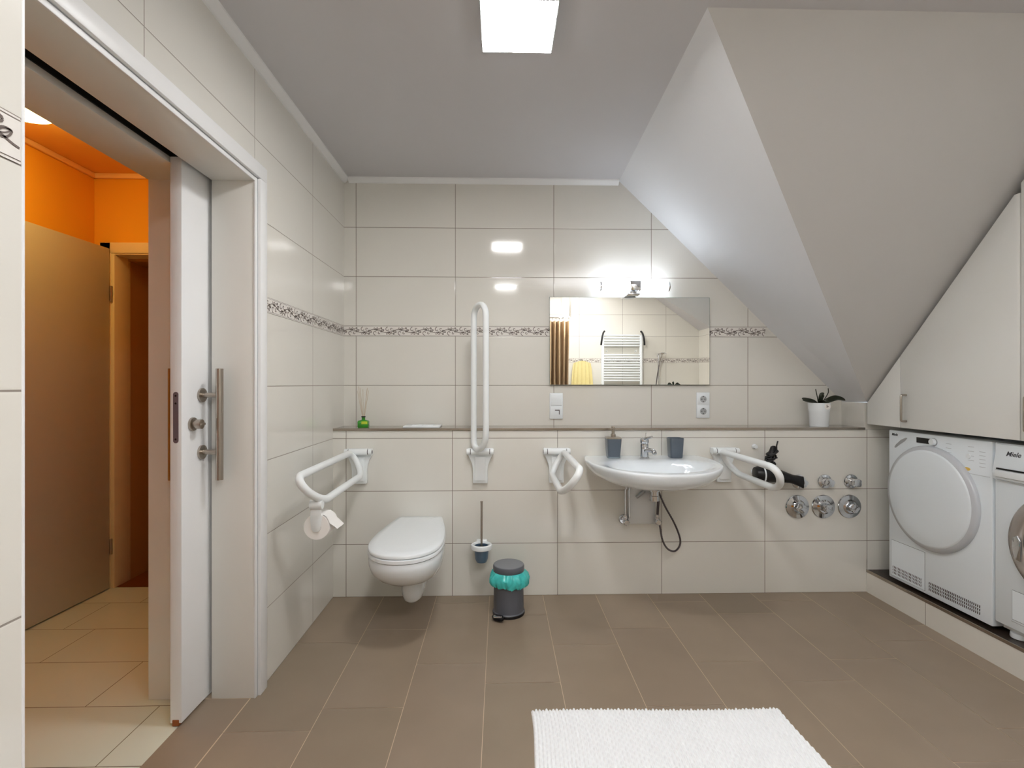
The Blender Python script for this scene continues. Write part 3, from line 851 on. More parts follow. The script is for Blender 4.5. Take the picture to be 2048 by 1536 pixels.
# ------------------------------------------------------------------ plumbing below basin
cv = thing('trap_housing', 'pale grey plastic trap cover plate on wall below washbasin', 'trap cover', (0.812, YP, 0.545))
mb = MB(); mb.prism([(-0.078, -0.001, -0.135), (0.078, -0.001, -0.135), (0.078, -0.001, 0.112), (-0.078, -0.001, 0.112)], (0, -0.022, 0), 0.005)
mb.build('cover_plate', m_coverp, cv)
mb = MB(); mb.tube(fillet([(0.0, -0.020, 0.045), (0.0, -0.05, 0.055), (0.005, -0.055, 0.06), (-0.03, -0.028, 0.022)], 0.01), 0.009, 12); mb.build('spigot', m_appl_g, cv)
def angle_valve(x, z, label):
    t = thing('angle_valve', label, 'valve', (x, YP, z), 'stop valves under the washbasin')
    mb = MB(); mb.lathe([(0.0, -0.001), (0.027, -0.001), (0.028, -0.006), (0.022, -0.014), (0.0, -0.015)], (0, 0, 0), 'Y', 28, False, False); mb.build('rosette', m_chrome, t)
    mb = MB(); mb.tube([(0, -0.012, 0), (0, -0.055, 0)], 0.0105, 18); mb.tube([(0, -0.045, 0), (0, -0.045, 0.035)], 0.009, 16)
    mb.lathe([(0.0125, 0.018), (0.0125, 0.032)], (0, -0.045, 0), 'Z', 6)
    mb.build('valve_body', m_chrome, t)
    mb = MB(); n = 40
    mb.rings([[((r + .0016 * math.cos(8 * 2 * PI * k / n)) * math.cos(2 * PI * k / n), y, (r + .0016 * math.cos(8 * 2 * PI * k / n)) * math.sin(2 * PI * k / n)) for k in range(n)] for r, y in ((.015, -.055), (.0175, -.058), (.0175, -.078), (.013, -.083))])
    mb.build('knob', m_chrome, t)
angle_valve(0.711, 0.435, 'left chrome stop valve below the washbasin')
angle_valve(0.892, 0.435, 'right chrome stop valve below the washbasin, beside hose loop')
sp = MB()
sp.tube([(0.712, YP - .045, 0.470), (0.712, YP - .045, 0.61), (0.735, YP - .06, 0.658)], 0.0052, 12)
sp.tube([(0.735, YP - .045, 0.452), (0.733, YP - .045, 0.61), (0.75, YP - .06, 0.658)], 0.0052, 12)
o = sp.build('supply_pipe', m_chrome); tag(o, 'chrome supply pipe rising from left valve to washbasin', 'pipe')
tr_ = thing('sink_trap', 'chrome drain connector directly beneath the washbasin', 'drain', (0.862, YP - .10, 0.612))
mb = MB(); mb.lathe([(0.0, 0.048), (0.020, 0.048), (0.020, 0.020), (0.034, 0.020), (0.034, 0.006), (0.028, 0.008), (0.024, 0.004), (0.024, -0.02), (0.027, -0.022), (0.027, -0.048), (0.015, -0.05), (0, -0.05)], (0, 0, 0), 'Z', 28, False, False); mb.build('trap_body', m_chrome, tr_)
mb = MB(); mb.tube(fillet([(0.022, 0.01, 0.0), (0.034, 0.03, -0.02), (0.034, 0.055, -0.14)], .02), 0.0075, 12); mb.build('drain_pipe', m_dkmetal, tr_)
hs = MB()
c = [(0.900, YP - .06, 0.60), (0.935, YP - .06, 0.52), (0.985, YP - .06, 0.43), (1.020, YP - .055, 0.345), (1.022, YP - .05, 0.295), (0.995, YP - .045, 0.262), (0.955, YP - .045, 0.275), (0.925, YP - .045, 0.325), (0.912, YP - .04, 0.40), (0.900, YP - .045, 0.445)]
def smoothpath(P, n=8):
    P = [Vector(p) for p in P]; out = []
    for i in range(len(P) - 1):
        p0, p1, p2, p3 = P[max(i - 1, 0)], P[i], P[i + 1], P[min(i + 2, len(P) - 1)]
        for j in range(n):
            t = j / n
            out.append(0.5 * ((2 * p1) + (p2 - p0) * t + (2 * p0 - 5 * p1 + 4 * p2 - p3) * t * t + (-p0 + 3 * p1 - 3 * p2 + p3) * t ** 3))
    out.append(P[-1]); return out
pp = smoothpath(c, 24)
hs.tube(pp, [0.0052 + 0.0009 * math.sin(i * 2.1) for i in range(len(pp))], 10)
o = hs.build('flexible_hose', m_dkmetal, smooth=60); tag(o, 'looping braided metal hose below the washbasin', 'hose')

# ------------------------------------------------------------------ shut-off valves at right
def rosette_valve(x, z, r, big, rot, label):
    t = thing('wall_valve', label, 'valve', (x, YP, z), 'chrome shut-off valves on the right')
    mb = MB(); mb.lathe([(0.0, -0.001), (r, -0.001), (r + .0012, -0.004), (r * .97, -0.009), (r * .62, -0.013), (r * .5, -0.022 if big else -.03), (0, -.024 if big else -.032)], (0, 0, 0), 'Y', 44, False, False); mb.build('rosette', m_chrome, t)
    mb = MB()
    hr = 0.027 if big else 0.026
    y0 = -0.03 if big else -0.036
    n = 60
    R_ = []
    for f, y in ((.55, y0 + .010), (.92, y0), (1.0, y0 - .006), (1.0, y0 - .020), (.9, y0 - .027), (.4, y0 - .029)):
        R_.append([])
        for k in range(n):
            a = 2 * PI * k / n
            q = hr * f * (1 - 0.20 * (0.5 - 0.5 * math.cos(4 * (a - rot))) ** 1.5)
            R_[-1].append((q * math.cos(a), y, q * math.sin(a)))
    mb.rings(R_); mb.build('handle', m_chrome, t)
for i, (x, w) in enumerate(((1.729, 'left'), (1.882, 'middle'), (2.036, 'right'))):
    rosette_valve(x, 0.500, 0.068, True, (0.3, 0.9, 0.1)[i], ['large round chrome valve, lower row, beside the hair dryer side', 'large round chrome valve in the middle of lower row', 'large round chrome valve in lower row nearest the dryer'][i])
for i, (x, w) in enumerate(((1.735, 'left'), (1.890, 'middle'), (2.046, 'right'))):
    rosette_valve(x, 0.647, 0.040, False, (0.2, 0.5, 0.8)[i], ['small chrome valve partly behind the black hair dryer nozzle', 'small chrome valve in the middle of upper row', 'small chrome valve in upper row nearest the dryer'][i])

# ------------------------------------------------------------------ hair dryer
hdx = thing('hair_dryer', 'black hair dryer with wrapped cord hung on tiled wall', 'hair dryer', (1.52, YP - 0.085, 0.705))
mb = MB()
Rg = []
for x, r, fl, dz in ((-0.085, .018, 1, .004), (-0.082, .036, 1, .004), (-0.06, .046, 1, .002), (-0.02, .047, 1, 0), (0.03, .043, 1, -.004), (0.07, .034, 1, -.012), (0.10, .030, 1, -.020)):
    Rg.append([(x, r * math.cos(2 * PI * k / 32), r * math.sin(2 * PI * k / 32) + dz) for k in range(32)])
mb.rings(Rg); mb.build('barrel', m_black, hdx)
mb = MB(); Rg = []
for x, a, b, dz in ((0.101, .029, .029, -.020), (0.13, .028, .026, -.028), (0.17, .012, .030, -.040), (0.195, .006, .034, -.048), (0.196, .004, .030, -.048)):
    Rg.append([(x, a * math.cos(2 * PI * k / 32), b * math.sin(2 * PI * k / 32) + dz) for k in range(32)])
mb.rings(Rg); mb.build('nozzle', m_black, hdx)
mb = MB(); Rg = []
for z, a, b, dx in ((0.03, .022, .020, -.01), (0.07, .019, .018, 0.0), (0.12, .017, .016, .012), (0.155, .014, .014, .022), (0.16, .008, .008, .024)):
    Rg.append([(dx + a * math.cos(2 * PI * k / 24), b * math.sin(2 * PI * k / 24), z) for k in range(24)])
mb.rings(Rg); mb.build('handle', m_black, hdx)
mb = MB()
path = []
rnd = random.Random(11)
for i in range(130):
    a = i * 0.42
    k = math.sin(i / 130 * PI * 3)
    path.append((0.008 + (0.029 + .004 * math.sin(i * .9)) * math.cos(a) + .008 * k, 0.024 * math.sin(a), 0.085 + 0.040 * k + 0.012 * math.cos(a * 1.0)))
path += [(0.012 + .02, -.01, .13), (0.035, -.01, .16), (0.045, -.005, .187)]
mb.tube(smoothpath(path, 2), 0.0042, 8); mb.build('cord', m_black, hdx, smooth=60)
mb = MB(); mb.tube([(-0.012 + .052 * math.cos(a), -.0, .052 * math.sin(a)) if False else (-0.045, .050 * math.cos(a), .050 * math.sin(a)) for a in [2 * PI * k / 32 for k in range(32)]], 0.004, 8, True)
mb.tube([(-0.045, 0.048, 0), (-0.045, 0.084, 0)], 0.008, 12); mb.lathe([(0.018, 0.078), (0.018, 0.084)], (-0.045, 0, 0), 'Y', 20)
mb.build('wall_holder', m_plast, hdx)
hk = MB(); hk.lathe([(0.0, 0), (0.014, 0), (0.015, -0.004), (0.008, -0.008), (0.007, -0.014), (0.012, -0.018), (0.011, -0.023), (0, -0.024)], (0, 0, 0), 'Y', 24, False, False)
o = hk.build('wall_hook', m_plast); o.location = (1.475, YP - 0.0005, 0.852); tag(o, 'tiny white wall knob above right grab rail', 'hook')

# ------------------------------------------------------------------ things on the ledge
rd = thing('reed_diffuser', 'small green reed diffuser with thin sticks on ledge', 'diffuser', (-0.800, 2.965, LEDGE + .0005))
mb = MB()
mb.rings([[(x, y, z) for x, y in rrect(w, w * .7, .008)] for w, z in ((.029, 0.0), (.031, 0.003), (.031, 0.034), (.026, 0.040), (.010, 0.044), (.010, 0.058), (.0095, .0585))]); mb.build('bottle', m_green, rd)
mb = MB(); mb.box(-0.006, 0.0285, -0.0235, -0.0218, 0.020, 0.036); mb.build('bottle_label', m_lime, rd, smooth=0)
mb = MB(); mb.lathe([(0.0, 0.058), (0.012, 0.058), (0.012, 0.066), (0.0, 0.066)], (0, 0, 0), 'Z', 20, False, False); mb.build('collar', m_leaf, rd)
for i in range(7):
    a = i * 0.9 + 0.3; d = 0.030 + 0.012 * (i % 3)
    mb = MB(); mb.tube([(0.004 * math.cos(a), 0.004 * math.sin(a), 0.050), (d * math.cos(a), 0.55 * d * math.sin(a), 0.215 + 0.008 * (i % 4))], 0.0011, 6); mb.build('reed', m_reed, rd)

op = thing('potted_orchid', 'leafy orchid without blossoms in white pot on ledge', 'plant', (1.917, 2.975, LEDGE + .0005))
mb = MB()
prof = [(0.0, 0), (0.050, 0), (0.0515, 0.004), (0.055, 0.088), (0.0575, 0.092), (0.0575, 0.100), (0.0585, 0.104), (0.0605, 0.138), (0.0600, 0.141), (0.0570, 0.139), (0.054, 0.110), (0.0, 0.108)]
mb.lathe(prof, (0, 0, 0), 'Z', 48, False, False); mb.build('pot', m_plast, op)
mb = MB(); mb.lathe([(0.0, 0.124), (0.055, 0.118)], (0, 0, 0), 'Z', 32, False, False); mb.build('soil', base_mat('bark_soil', srgb(60, 44, 30), rough=0.95, bump=1.0, bscale=120, var=.3), op)
mb = MB()
for k in range(1):
    pts = [(0.018 * math.cos(a) + .012, -0.0604, 0.121 + 0.018 * math.sin(a)) for a in [2 * PI * i / 28 for i in range(28)]]
    mb.prism(pts, (0, -0.001, 0))
mb.mi = 1
mb.box(0.006, 0.010, -0.0618, -0.0612, 0.113, 0.131); mb.box(0.010, 0.018, -0.0618, -0.0612, 0.118, 0.122)
mb.build('sticker', [m_paper, m_orn], op, smooth=0)
def leaf(pts, w, parent, name='leaf'):
    P = smoothpath(pts, 6); n = len(P); mb = MB(); prev = None
    for i, p in enumerate(P):
        t = i / (n - 1)
        ww = w * (math.sin(PI * min(1, (t * 0.92 + 0.08))) ** 0.6) * (0.6 + 0.4 * t) + 0.001
        d = (P[min(i + 1, n - 1)] - P[max(i - 1, 0)]).normalized()
        s_ = d.cross(Vector((0, -0.6, 0.8))).normalized()
        c_ = [p - s_ * ww + Vector((0, 0, .25 * ww)), p - s_ * ww * .5, p - Vector((0, 0, .2 * ww)), p + s_ * ww * .5, p + s_ * ww + Vector((0, 0, .25 * ww))]
        low = [q - Vector((0, 0, .002)) for q in reversed(c_)]
        ring = [mb.bm.verts.new(q) for q in c_ + low]
        if prev:
            for k in range(10): mb.bm.faces.new((prev[k], prev[(k + 1) % 10], ring[(k + 1) % 10], ring[k]))
        else: mb.bm.faces.new(ring)
        prev = ring
    mb.bm.faces.new(prev)
    return mb.build(name, m_leaf, parent, smooth=60)
leaf([(0.0, 0, 0.128), (-0.035, -.01, 0.146), (-0.075, -.02, 0.150), (-0.118, -.03, 0.158)], 0.020, op)
leaf([(0.012, 0, 0.128), (0.045, -.01, 0.150), (0.085, -.02, 0.166), (0.115, -.025, 0.164), (0.140, -.03, 0.158)], 0.026, op)
leaf([(0.0, 0.0, 0.125), (0.0, -.012, 0.155), (0.004, -.022, 0.188), (0.012, -.03, 0.197)], 0.016, op)
leaf([(0.0, 0.0, 0.125), (-0.004, -.03, 0.150), (-.002, -.058, 0.158), (.0, -.08, 0.146)], 0.018, op)
leaf([(0.0, 0.0, 0.125), (-0.02, .02, 0.150), (-.05, .04, 0.160), (-.075, .05, 0.165)], 0.014, op)
for pts in ([(0.0, 0, 0.12), (-0.012, 0, .18), (-0.024, -.005, 0.222)], [(0.01, 0, 0.12), (0.035, 0, .165), (0.052, -.005, .20), (0.052, -.005, 0.228)]):
    mb = MB(); mb.tube(smoothpath(pts, 5), 0.0026, 8); mb.build('stem', m_leaf, op)

# ------------------------------------------------------------------ plinth, dryer, washer
mb = MB(); mb.box(XR, XE, 1.30, YP - .001, 0, 0.118)
struct(mb.build('baseboard_right', m_tile_plinth, smooth=0), 'low tiled plinth carrying the two machines', 'plinth')
mb = MB(); mb.box(XR + 0.002, XE, 1.30, YP - .001, 0.1185, 0.130)
mb.mi = 1; mb.box(XR - 0.003, XR + 0.004, 1.30, YP - .001, 0.1165, 0.1315, 0.001)
struct(mb.build('trim_8', [m_dkstone, m_profile], smooth=0), 'dark stone top of the plinth with metal edge', 'trim')

def text_mesh(txt, size, parent, loc, m, shear=0.25, ext=0.0004, name='brand_lettering'):
    """text facing -X, reading from far (+Y) to near (-Y)"""
    cu = bpy.data.curves.new(name, 'FONT'); cu.body = txt; cu.size = size; cu.shear = shear; cu.extrude = ext; cu.offset = size * 0.018
    tmp = bpy.data.objects.new('tmp_text', cu); COL.objects.link(tmp)
    bpy.context.view_layer.update()
    dg = bpy.context.evaluated_depsgraph_get()
    me = bpy.data.meshes.new_from_object(tmp.evaluated_get(dg))
    bpy.data.objects.remove(tmp); bpy.data.curves.remove(cu)
    me.name = name; me.materials.clear(); me.materials.append(m)
    # local x -> -Y, local y -> Z, local z -> -X
    me.transform(Matrix(((0, 0, -1, 0), (-1, 0, 0, 0), (0, 1, 0, 0), (0, 0, 0, 1))))
    o = bpy.data.objects.new(name, me); COL.objects.link(o); o.parent = parent; o.location = loc
    return o
MX = 2.168
# machine local frame: origin at front lower far corner; local x = into machine, y negative = towards the viewer, z up
def arcpts(cy, cz, r, a0, a1, n): return [(cy + r * math.cos(a0 + (a1 - a0) * i / n), cz + r * math.sin(a0 + (a1 - a0) * i / n)) for i in range(n + 1)]
W_ = 0.590
td = thing('tumble_dryer', 'white tumble dryer with round closed door, left of the two machines', 'tumble dryer', (MX, 2.752, 0.132), 'front-loading laundry machines')
mb = MB(); mb.box(0.0, 0.56, -W_, 0.0, 0.012, 0.828, 0.006); mb.build('body', m_appl, td)
for y in (-0.06, -W_ + 0.06):
    for x in (0.06, 0.5): mb = MB(); mb.lathe([(0.022, 0.0), (0.022, 0.013)], (x, y, 0), 'Z', 20); mb.build('foot', m_plast, td)
dy, dz, dr_ = -0.277, 0.507, 0.262
mb = MB()
mb.lathe([(dr_, -0.0005), (dr_ + .001, -0.012), (dr_ - .004, -0.022), (dr_ - .020, -0.026), (dr_ - .022, -.0245)], (0, dy, dz), 'X', 96, False, False); mb.build('door_ring', m_ringlt, td, smooth=50)
mb = MB()
mb.lathe([(dr_ - .018, -0.020), (dr_ - .021, -0.0275), (dr_ - .030, -0.031), (dr_ - .10, -0.037), (0.06, -0.040), (0.002, -0.0405)], (0, dy, dz), 'X', 96, False, True); mb.build('door', m_appl, td, smooth=50)
mb = MB(); ha = []
mb.prism([(-0.0012, y, z) for y, z in [(-0.040, 0.735), (-0.052, 0.752), (-0.085, 0.780), (-0.118, 0.795), (-0.128, 0.794), (-0.112, 0.776), (-0.080, 0.755), (-0.050, 0.733)]], (0.001, 0, 0))
mb.build('handle_recess', m_appl_g, td, smooth=0)
mb = MB(); mb.box(-0.002, 0.0, -0.285, -0.188, 0.778, 0.806, 0.0005)
mb.build('display', m_black, td, smooth=0)
mb = MB(); mb.lathe([(0.0, -0.016), (0.0145, -0.016), (0.0165, -0.013), (0.017, 0.0)], (0, -0.292, 0.792), 'X', 32, False, False); mb.mi = 1; mb.lathe([(0.017, -0.003), (0.0195, -0.0025), (0.020, 0.0)], (0, -0.292, 0.792), 'X', 32, False, False)
mb.build('dial', [m_plast, m_appl_g], td)
for i in range(13):
    if i < 8: y = -0.36 - 0.030 * (i // 4) - (0.085 if i > 3 else 0); z = 0.792 - 0.021 * (i % 4)
    else: y = -0.530; z = 0.775 - .017 * (i - 8)
    mb = MB(); mb.box(-0.0006, 0.001, y - 0.029, y, z, z + 0.0016); mb.build('control_mark', m_textlt, td, smooth=0)
mb = MB(); mb.lathe([(0.0, -0.004), (0.011, -0.004), (0.012, 0.0)], (0, -0.478, 0.748), 'X', 24, False, False); mb.build('push_button', m_plast, td)
mb = MB(); mb.prism([(-0.0008, -0.470 + .017 * math.cos(a), 0.688 + .008 * math.sin(a)) for a in [2 * PI * k / 24 for k in range(24)]], (0.0006, 0, 0)); mb.build('sticker', m_yellow, td, smooth=0)
def flap(t, y0, y1, z0, z1):
    mb = MB(); mb.box(-0.0008, 0.001, y0 - .0016, y1 + .0016, z0 - .0016, z1 + .0016); mb.build('flap_seam_shade', m_flapshade, t, smooth=0)  # thin grey plate behind the flap, its colour stands in for gap shade
    mb = MB(); mb.box(-0.0018, -0.0006, y0, y1, z0, z1, 0.0004); mb.build('service_flap', m_appl, t, smooth=0)
m_flapshade = base_mat('flap_gap_shade', srgb(120, 124, 130), rough=0.6)
flap(td, -0.238, -0.022, 0.028, 0.222)
mb = MB(); mb.box(-0.0006, 0.001, -W_ + .01, -0.33, 0.668, 0.6694); mb.build('panel_seam', m_textlt, td, smooth=0)
for (ya, yb) in ((-0.030, -0.232), (-0.262, -0.545)):
    mb = MB(); n = int(abs(yb - ya) / 0.0092)
    xf = -0.0021 if ya > -.1 else -0.0009
    for i in range(n):
        y = ya - i * 0.0092
        for z0 in (0.038, 0.0535, 0.069):
            mb.prism([(xf, y, z0), (xf, y - .0042, z0 + .0007), (xf, y - .0052, z0 + .0127), (xf, y - .001, z0 + .012)], (0.0010, 0, 0))
    mb.build('vent_grille', m_dkmetal, td, smooth=0)
text_mesh('Miele', 0.019, td, (-0.0008, -0.022, 0.799), m_text)

wm = thing('washing_machine', 'white washing machine at right edge with metal porthole ring', 'washing machine', (MX, 2.152, 0.132), 'front-loading laundry machines')
mb = MB(); mb.box(0.0, 0.56, -0.595, 0.0, 0.045, 0.828, 0.006); mb.build('body', m_appl, wm)
mb = MB(); mb.box(0.03, 0.56, -0.585, -0.010, 0.022, 0.0448); mb.build('base_tray', m_coverp, wm)
for y in (-0.065, -0.53):
    for x in (0.045, 0.5):
        mb = MB(); mb.lathe([(0.0, 0), (0.030, 0.0), (0.032, 0.004), (0.030, 0.022)], (x, y, 0), 'Z', 24, False, True); mb.build('foot', m_plast, wm)
mb = MB(); mb.prism([(0.002, -0.012, 0.665), (-0.020, -0.012, 0.672), (-0.024, -0.012, 0.70), (-0.004, -0.012, 0.822), (0.002, -0.012, 0.824)], (0, -0.57, 0), 0.002); mb.build('control_fascia', m_appl, wm)
mb = MB(); mb.prism([(-0.020, -0.030, 0.680), (-0.030, -0.030, 0.684), (-0.031, -0.030, 0.712), (-0.020, -0.030, 0.716)], (0, -0.16, 0), 0.002); mb.build('detergent_drawer', m_plast, wm)
mb = MB(); mb.box(-0.0285, -0.02, -0.188, -0.034, 0.7165, 0.7215); mb.build('drawer_gap', m_blackgap, wm, smooth=0)
o = text_mesh('Miele', 0.028, wm, (-0.0118, -0.060, 0.776), m_text); o.rotation_euler = (0, math.radians(9.3), 0)
mb = MB(); mb.lathe([(0.218, -0.0005), (0.219, -0.014), (0.209, -0.026), (0.165, -0.028), (0.155, -0.018)], (0, -0.292, 0.435), 'X', 80, False, False); mb.build('door_ring', m_rose, wm, smooth=50)
mb = MB(); mb.lathe([(0.157, -0.018), (0.14, -0.012), (0.10, -0.004), (0.002, -0.002)], (0, -0.292, 0.435), 'X', 64, False, True); mb.build('door_glass', m_glass, wm, smooth=50)
mb = MB(); mb.prism([(-0.028, -0.292 + y, 0.435 + z) for y, z in [(0.185, -0.03), (0.175, -0.075), (0.15, -0.085), (0.150, 0.0), (0.165, 0.02), (0.183, 0.01)]], (-0.008, 0, 0), 0.002); mb.build('door_handle', m_chrome, wm)
flap(wm, -0.285, -0.077, 0.088, 0.210)
mb = MB(); mb.box(-0.0006, 0.001, -0.585, -0.072, 0.0770, 0.0785); mb.build('panel_seam', m_textlt, wm, smooth=0)

# ------------------------------------------------------------------ cabinets under the slope
CX = 2.130; CZ = 0.982
topz = lambda y: 1.122 + (2.85 - y) * 1.068
def cab_box(t, poly, name, mat, x0, x1, bev):
    mb = MB(); mb.prism([(x0, y, z) for y, z in poly], (x1 - x0, 0, 0), bev)
    return lo(mb, t.location).build(name, mat, t)
def cab_handle(t, y, z0, z1):
    mb = MB()
    mb.tube(fillet([(CX, y, z0 + .004), (CX - 0.028, y, z0 + .004), (CX - 0.028, y, z1 - .004), (CX, y, z1 - .004)], 0.006, 4), 0.0052, 10)
    return lo(mb, t.location).build('handle', m_steel, t)
c1 = thing('wall_cabinet', 'white cabinet with slanted top under slope, above dryer', 'cabinet', (CX, 2.43, CZ), 'white cabinets fitted under the slope')
cab_box(c1, [(2.858, CZ + .002), (2.012, CZ + .002), (2.012, topz(2.04) - .012), (2.04, topz(2.04) - .012), (2.858, topz(2.858) - .010)], 'carcass', m_cab, CX + 0.021, CX + 0.52, 0)
cab_box(c1, [(2.866, CZ), (2.6255, CZ), (2.6255, topz(2.6255)), (2.866, topz(2.866))], 'filler_panel', m_cab, CX, CX + 0.019, 0.0012)
cab_box(c1, [(2.6225, CZ), (2.010, CZ), (2.010, 1.998), (2.032, 1.998), (2.6225, topz(2.6225))], 'door', m_cab, CX, CX + 0.019, 0.0015)
cab_handle(c1, 2.585, 1.015, 1.160)
c2 = thing('wall_cabinet', 'taller white cabinet cut off at the right picture edge', 'cabinet', (CX, 1.70, CZ), 'white cabinets fitted under the slope')
cab_box(c2, [(2.003, CZ + .002), (1.30, CZ + .002), (1.30, 2.40), (1.68, 2.40), (2.003, topz(2.003) - .01)], 'carcass', m_cab, CX + 0.021, CX + 0.52, 0)
cab_box(c2, [(2.005, CZ), (1.402, CZ), (1.402, 2.38), (1.68, 2.38), (2.005, topz(2.005) + .012)], 'door', m_cab, CX, CX + 0.019, 0.0015)
cab_box(c2, [(1.399, CZ), (1.30, CZ), (1.30, 2.38), (1.399, 2.38)], 'filler_panel', m_cab, CX, CX + 0.019, 0.0012)
cab_handle(c2, 1.965, 1.020, 1.165)

# ------------------------------------------------------------------ rug
rx0, rx1, ry0, ry1 = 0.113, 1.040, 1.20, 1.848
NX, NY = 430, 170
mb = MB()
me = bpy.data.meshes.new('bath_rug')
verts = []; faces = []
nr = 72
for j in range(NY + 1):
    v = j / NY
    for i in range(NX + 1):
        u = i / NX
        ph_ = u * nr
        x = rx0 + (rx1 - rx0) * u + 0.004 * math.sin(v * 9 + u * 3)
        yb = ry1 + 0.012 * (1 - u) + 0.004 * math.sin(u * 7)
        y = ry0 + (yb - ry0) * v
        rid = abs(math.sin(PI * ph_)) ** 0.7
        k = int(ph_)
        bob = 0.72 + 0.28 * math.sin(v * 150 + (k * 2.4))
        e = min(u, 1 - u, v, 1 - v)
        z = 0.0025 + 0.0095 * rid * bob
        if v > 0.985 : y += 0.006 * (rid - 0.5) * (v - .985) / .015
        if e == 0: z = 0.0006
        verts.append((x, y, z))
for j in range(NY):
    for i in range(NX):
        a = j * (NX + 1) + i
        faces.append((a, a + 1, a + NX + 2, a + NX + 1))
me.from_pydata(verts, [], faces); me.polygons.foreach_set('use_smooth', [True] * len(faces)); me.materials.append(m_rug)
o = bpy.data.objects.new('bath_rug', me); COL.objects.link(o); tag(o, 'white ribbed chenille bath rug on brown tiles', 'rug')

# ------------------------------------------------------------------ things behind the camera, seen in the mirror
rd2 = thing('towel_radiator', 'white ladder towel radiator reflected in the mirror', 'radiator', (1.66, YR, 1.22))
for s_ in (-1, 1):
    mb = MB(); mb.box(s_ * 0.262 - .018, s_ * 0.262 + .018, 0.05, 0.085, -0.62, 0.665, 0.006); mb.build('upright', m_plast, rd2)
zb = [0.655, 0.62, 0.585, 0.55, 0.515, 0.39, 0.355, 0.32, 0.285, 0.25, 0.215, 0.18, 0.145, 0.11, 0.075, 0.04, -0.10, -0.135, -0.17, -0.205, -0.24, -0.275, -0.31, -0.345, -0.48, -0.515, -0.55, -0.585]
for z in zb:
    mb = MB(); mb.tube([(-0.255, 0.075, z), (0.255, 0.075, z)], 0.0115, 12); mb.build('bar', m_plast, rd2)
for x, z in ((-0.2, 0.4), (0.2, 0.4), (-0.2, -0.4), (0.2, -0.4)):
    mb = MB(); mb.tube([(x, 0.001, z + .045), (x, 0.06, z + .045)], 0.008, 10); mb.build('bracket', m_plast, rd2)
for s_, lb in ((-1, 'black curved hanger on left side of towel radiator'), (1, 'black curved hanger on right side of towel radiator')):
    mb = MB()
    mb.tube(smoothpath([(0, 0, 0.10), (s_ * 0.02, .01, 0.075), (s_ * 0.035, 0.02, 0.02), (s_ * 0.045, 0.02, -0.04), (s_ * 0.03 + .02 * s_, 0.01, -0.09)], 5), 0.0125, 8)
    o = mb.build('towel_hook', m_black, smooth=60); o.location = (1.66 + s_ * 0.245, YR + 0.115, 1.83); tag(o, lb, 'hook', 'hangers on the towel radiator')
# towel on hook
tw = thing('hand_towel', 'yellow towel hanging beside the curtain in the mirror', 'towel', (1.12, YR + 0.03, 1.50))
mb = MB(); nn = 36
top = []; V = []
for j in range(22):
    t = j / 21; w = 0.115 + 0.05 * t ** 0.6
    V.append([(-w + 2 * w * i / nn, 0.012 + 0.012 * math.sin(i * 0.9 + t) * (0.4 + t), -0.02 * math.sin(PI * i / nn * 2) * t - 0.58 * t + 0.03 * math.cos(PI * (i / nn - .5)) * (1 - t)) for i in range(nn + 1)])
for lay in (0, 1):
    vs = [[mb.bm.verts.new((p[0], p[1] + lay * 0.006, p[2])) for p in r] for r in V]
    for j in range(21):
        for i in range(nn): mb.bm.faces.new((vs[j][i], vs[j][i + 1], vs[j + 1][i + 1], vs[j + 1][i]))
mb.build('cloth', m_towel, tw, smooth=60)
mb = MB(); mb.tube([(0, -0.029, 0.035), (0, 0.02, 0.035), (0, 0.03, 0.05)], 0.006, 10); mb.lathe([(0.018, -0.0295), (0.018, -0.024)], (0, 0, 0.035), 'Y', 20); mb.build('hook', m_chrome, tw)
# curtain
cr = MB(); cr.tube([(-0.638, -0.30, 2.07), (0.90, -0.30, 2.07)], 0.0125, 16); cr.tube([(0.90, -0.30, 2.07), (0.90, -0.30, HC - 0.001)], 0.0095, 14)
cr.lathe([(0.026, HC - 0.012), (0.026, HC - 0.0005)], (0.90, -0.30, 0), 'Z', 24)
o = cr.build('curtain_rod', m_steel); tag(o, 'thin shower curtain rod behind the camera position', 'curtain rod')
ct = thing('shower_curtain', 'beige pleated shower curtain bunched at mirror left', 'curtain', (0.76, -0.30, 2.05))
mb = MB(); V = []
for j in range(26):
    t = j / 25
    row = []
    for i in range(121):
        u = i / 120
        row.append(((-0.135 + 0.27 * u) * (1 - .06 * math.sin(t * PI)) + 0.004 * math.sin(t * 6 + u * 9), 0.060 * math.sin(u * 2 * PI * 4.5 + 0.5 * math.sin(t * 3)), -0.03 - 1.90 * t))
    V.append(row)
vs = [[mb.bm.verts.new(p) for p in r] for r in V]
for j in range(25):
    for i in range(120): mb.bm.faces.new((vs[j][i], vs[j][i + 1], vs[j + 1][i + 1], vs[j + 1][i]))
mb.build('cloth', m_curt, ct, smooth=70)
for i in range(7):
    mb = MB(); x = -0.125 + 0.042 * i
    mb.tube([(x, 0.019 * math.cos(a), 0.02 + 0.026 * math.sin(a) - 0.006) for a in [2 * PI * k / 20 for k in range(20)]], 0.002, 6, True); mb.build('ring', m_chrome, ct)
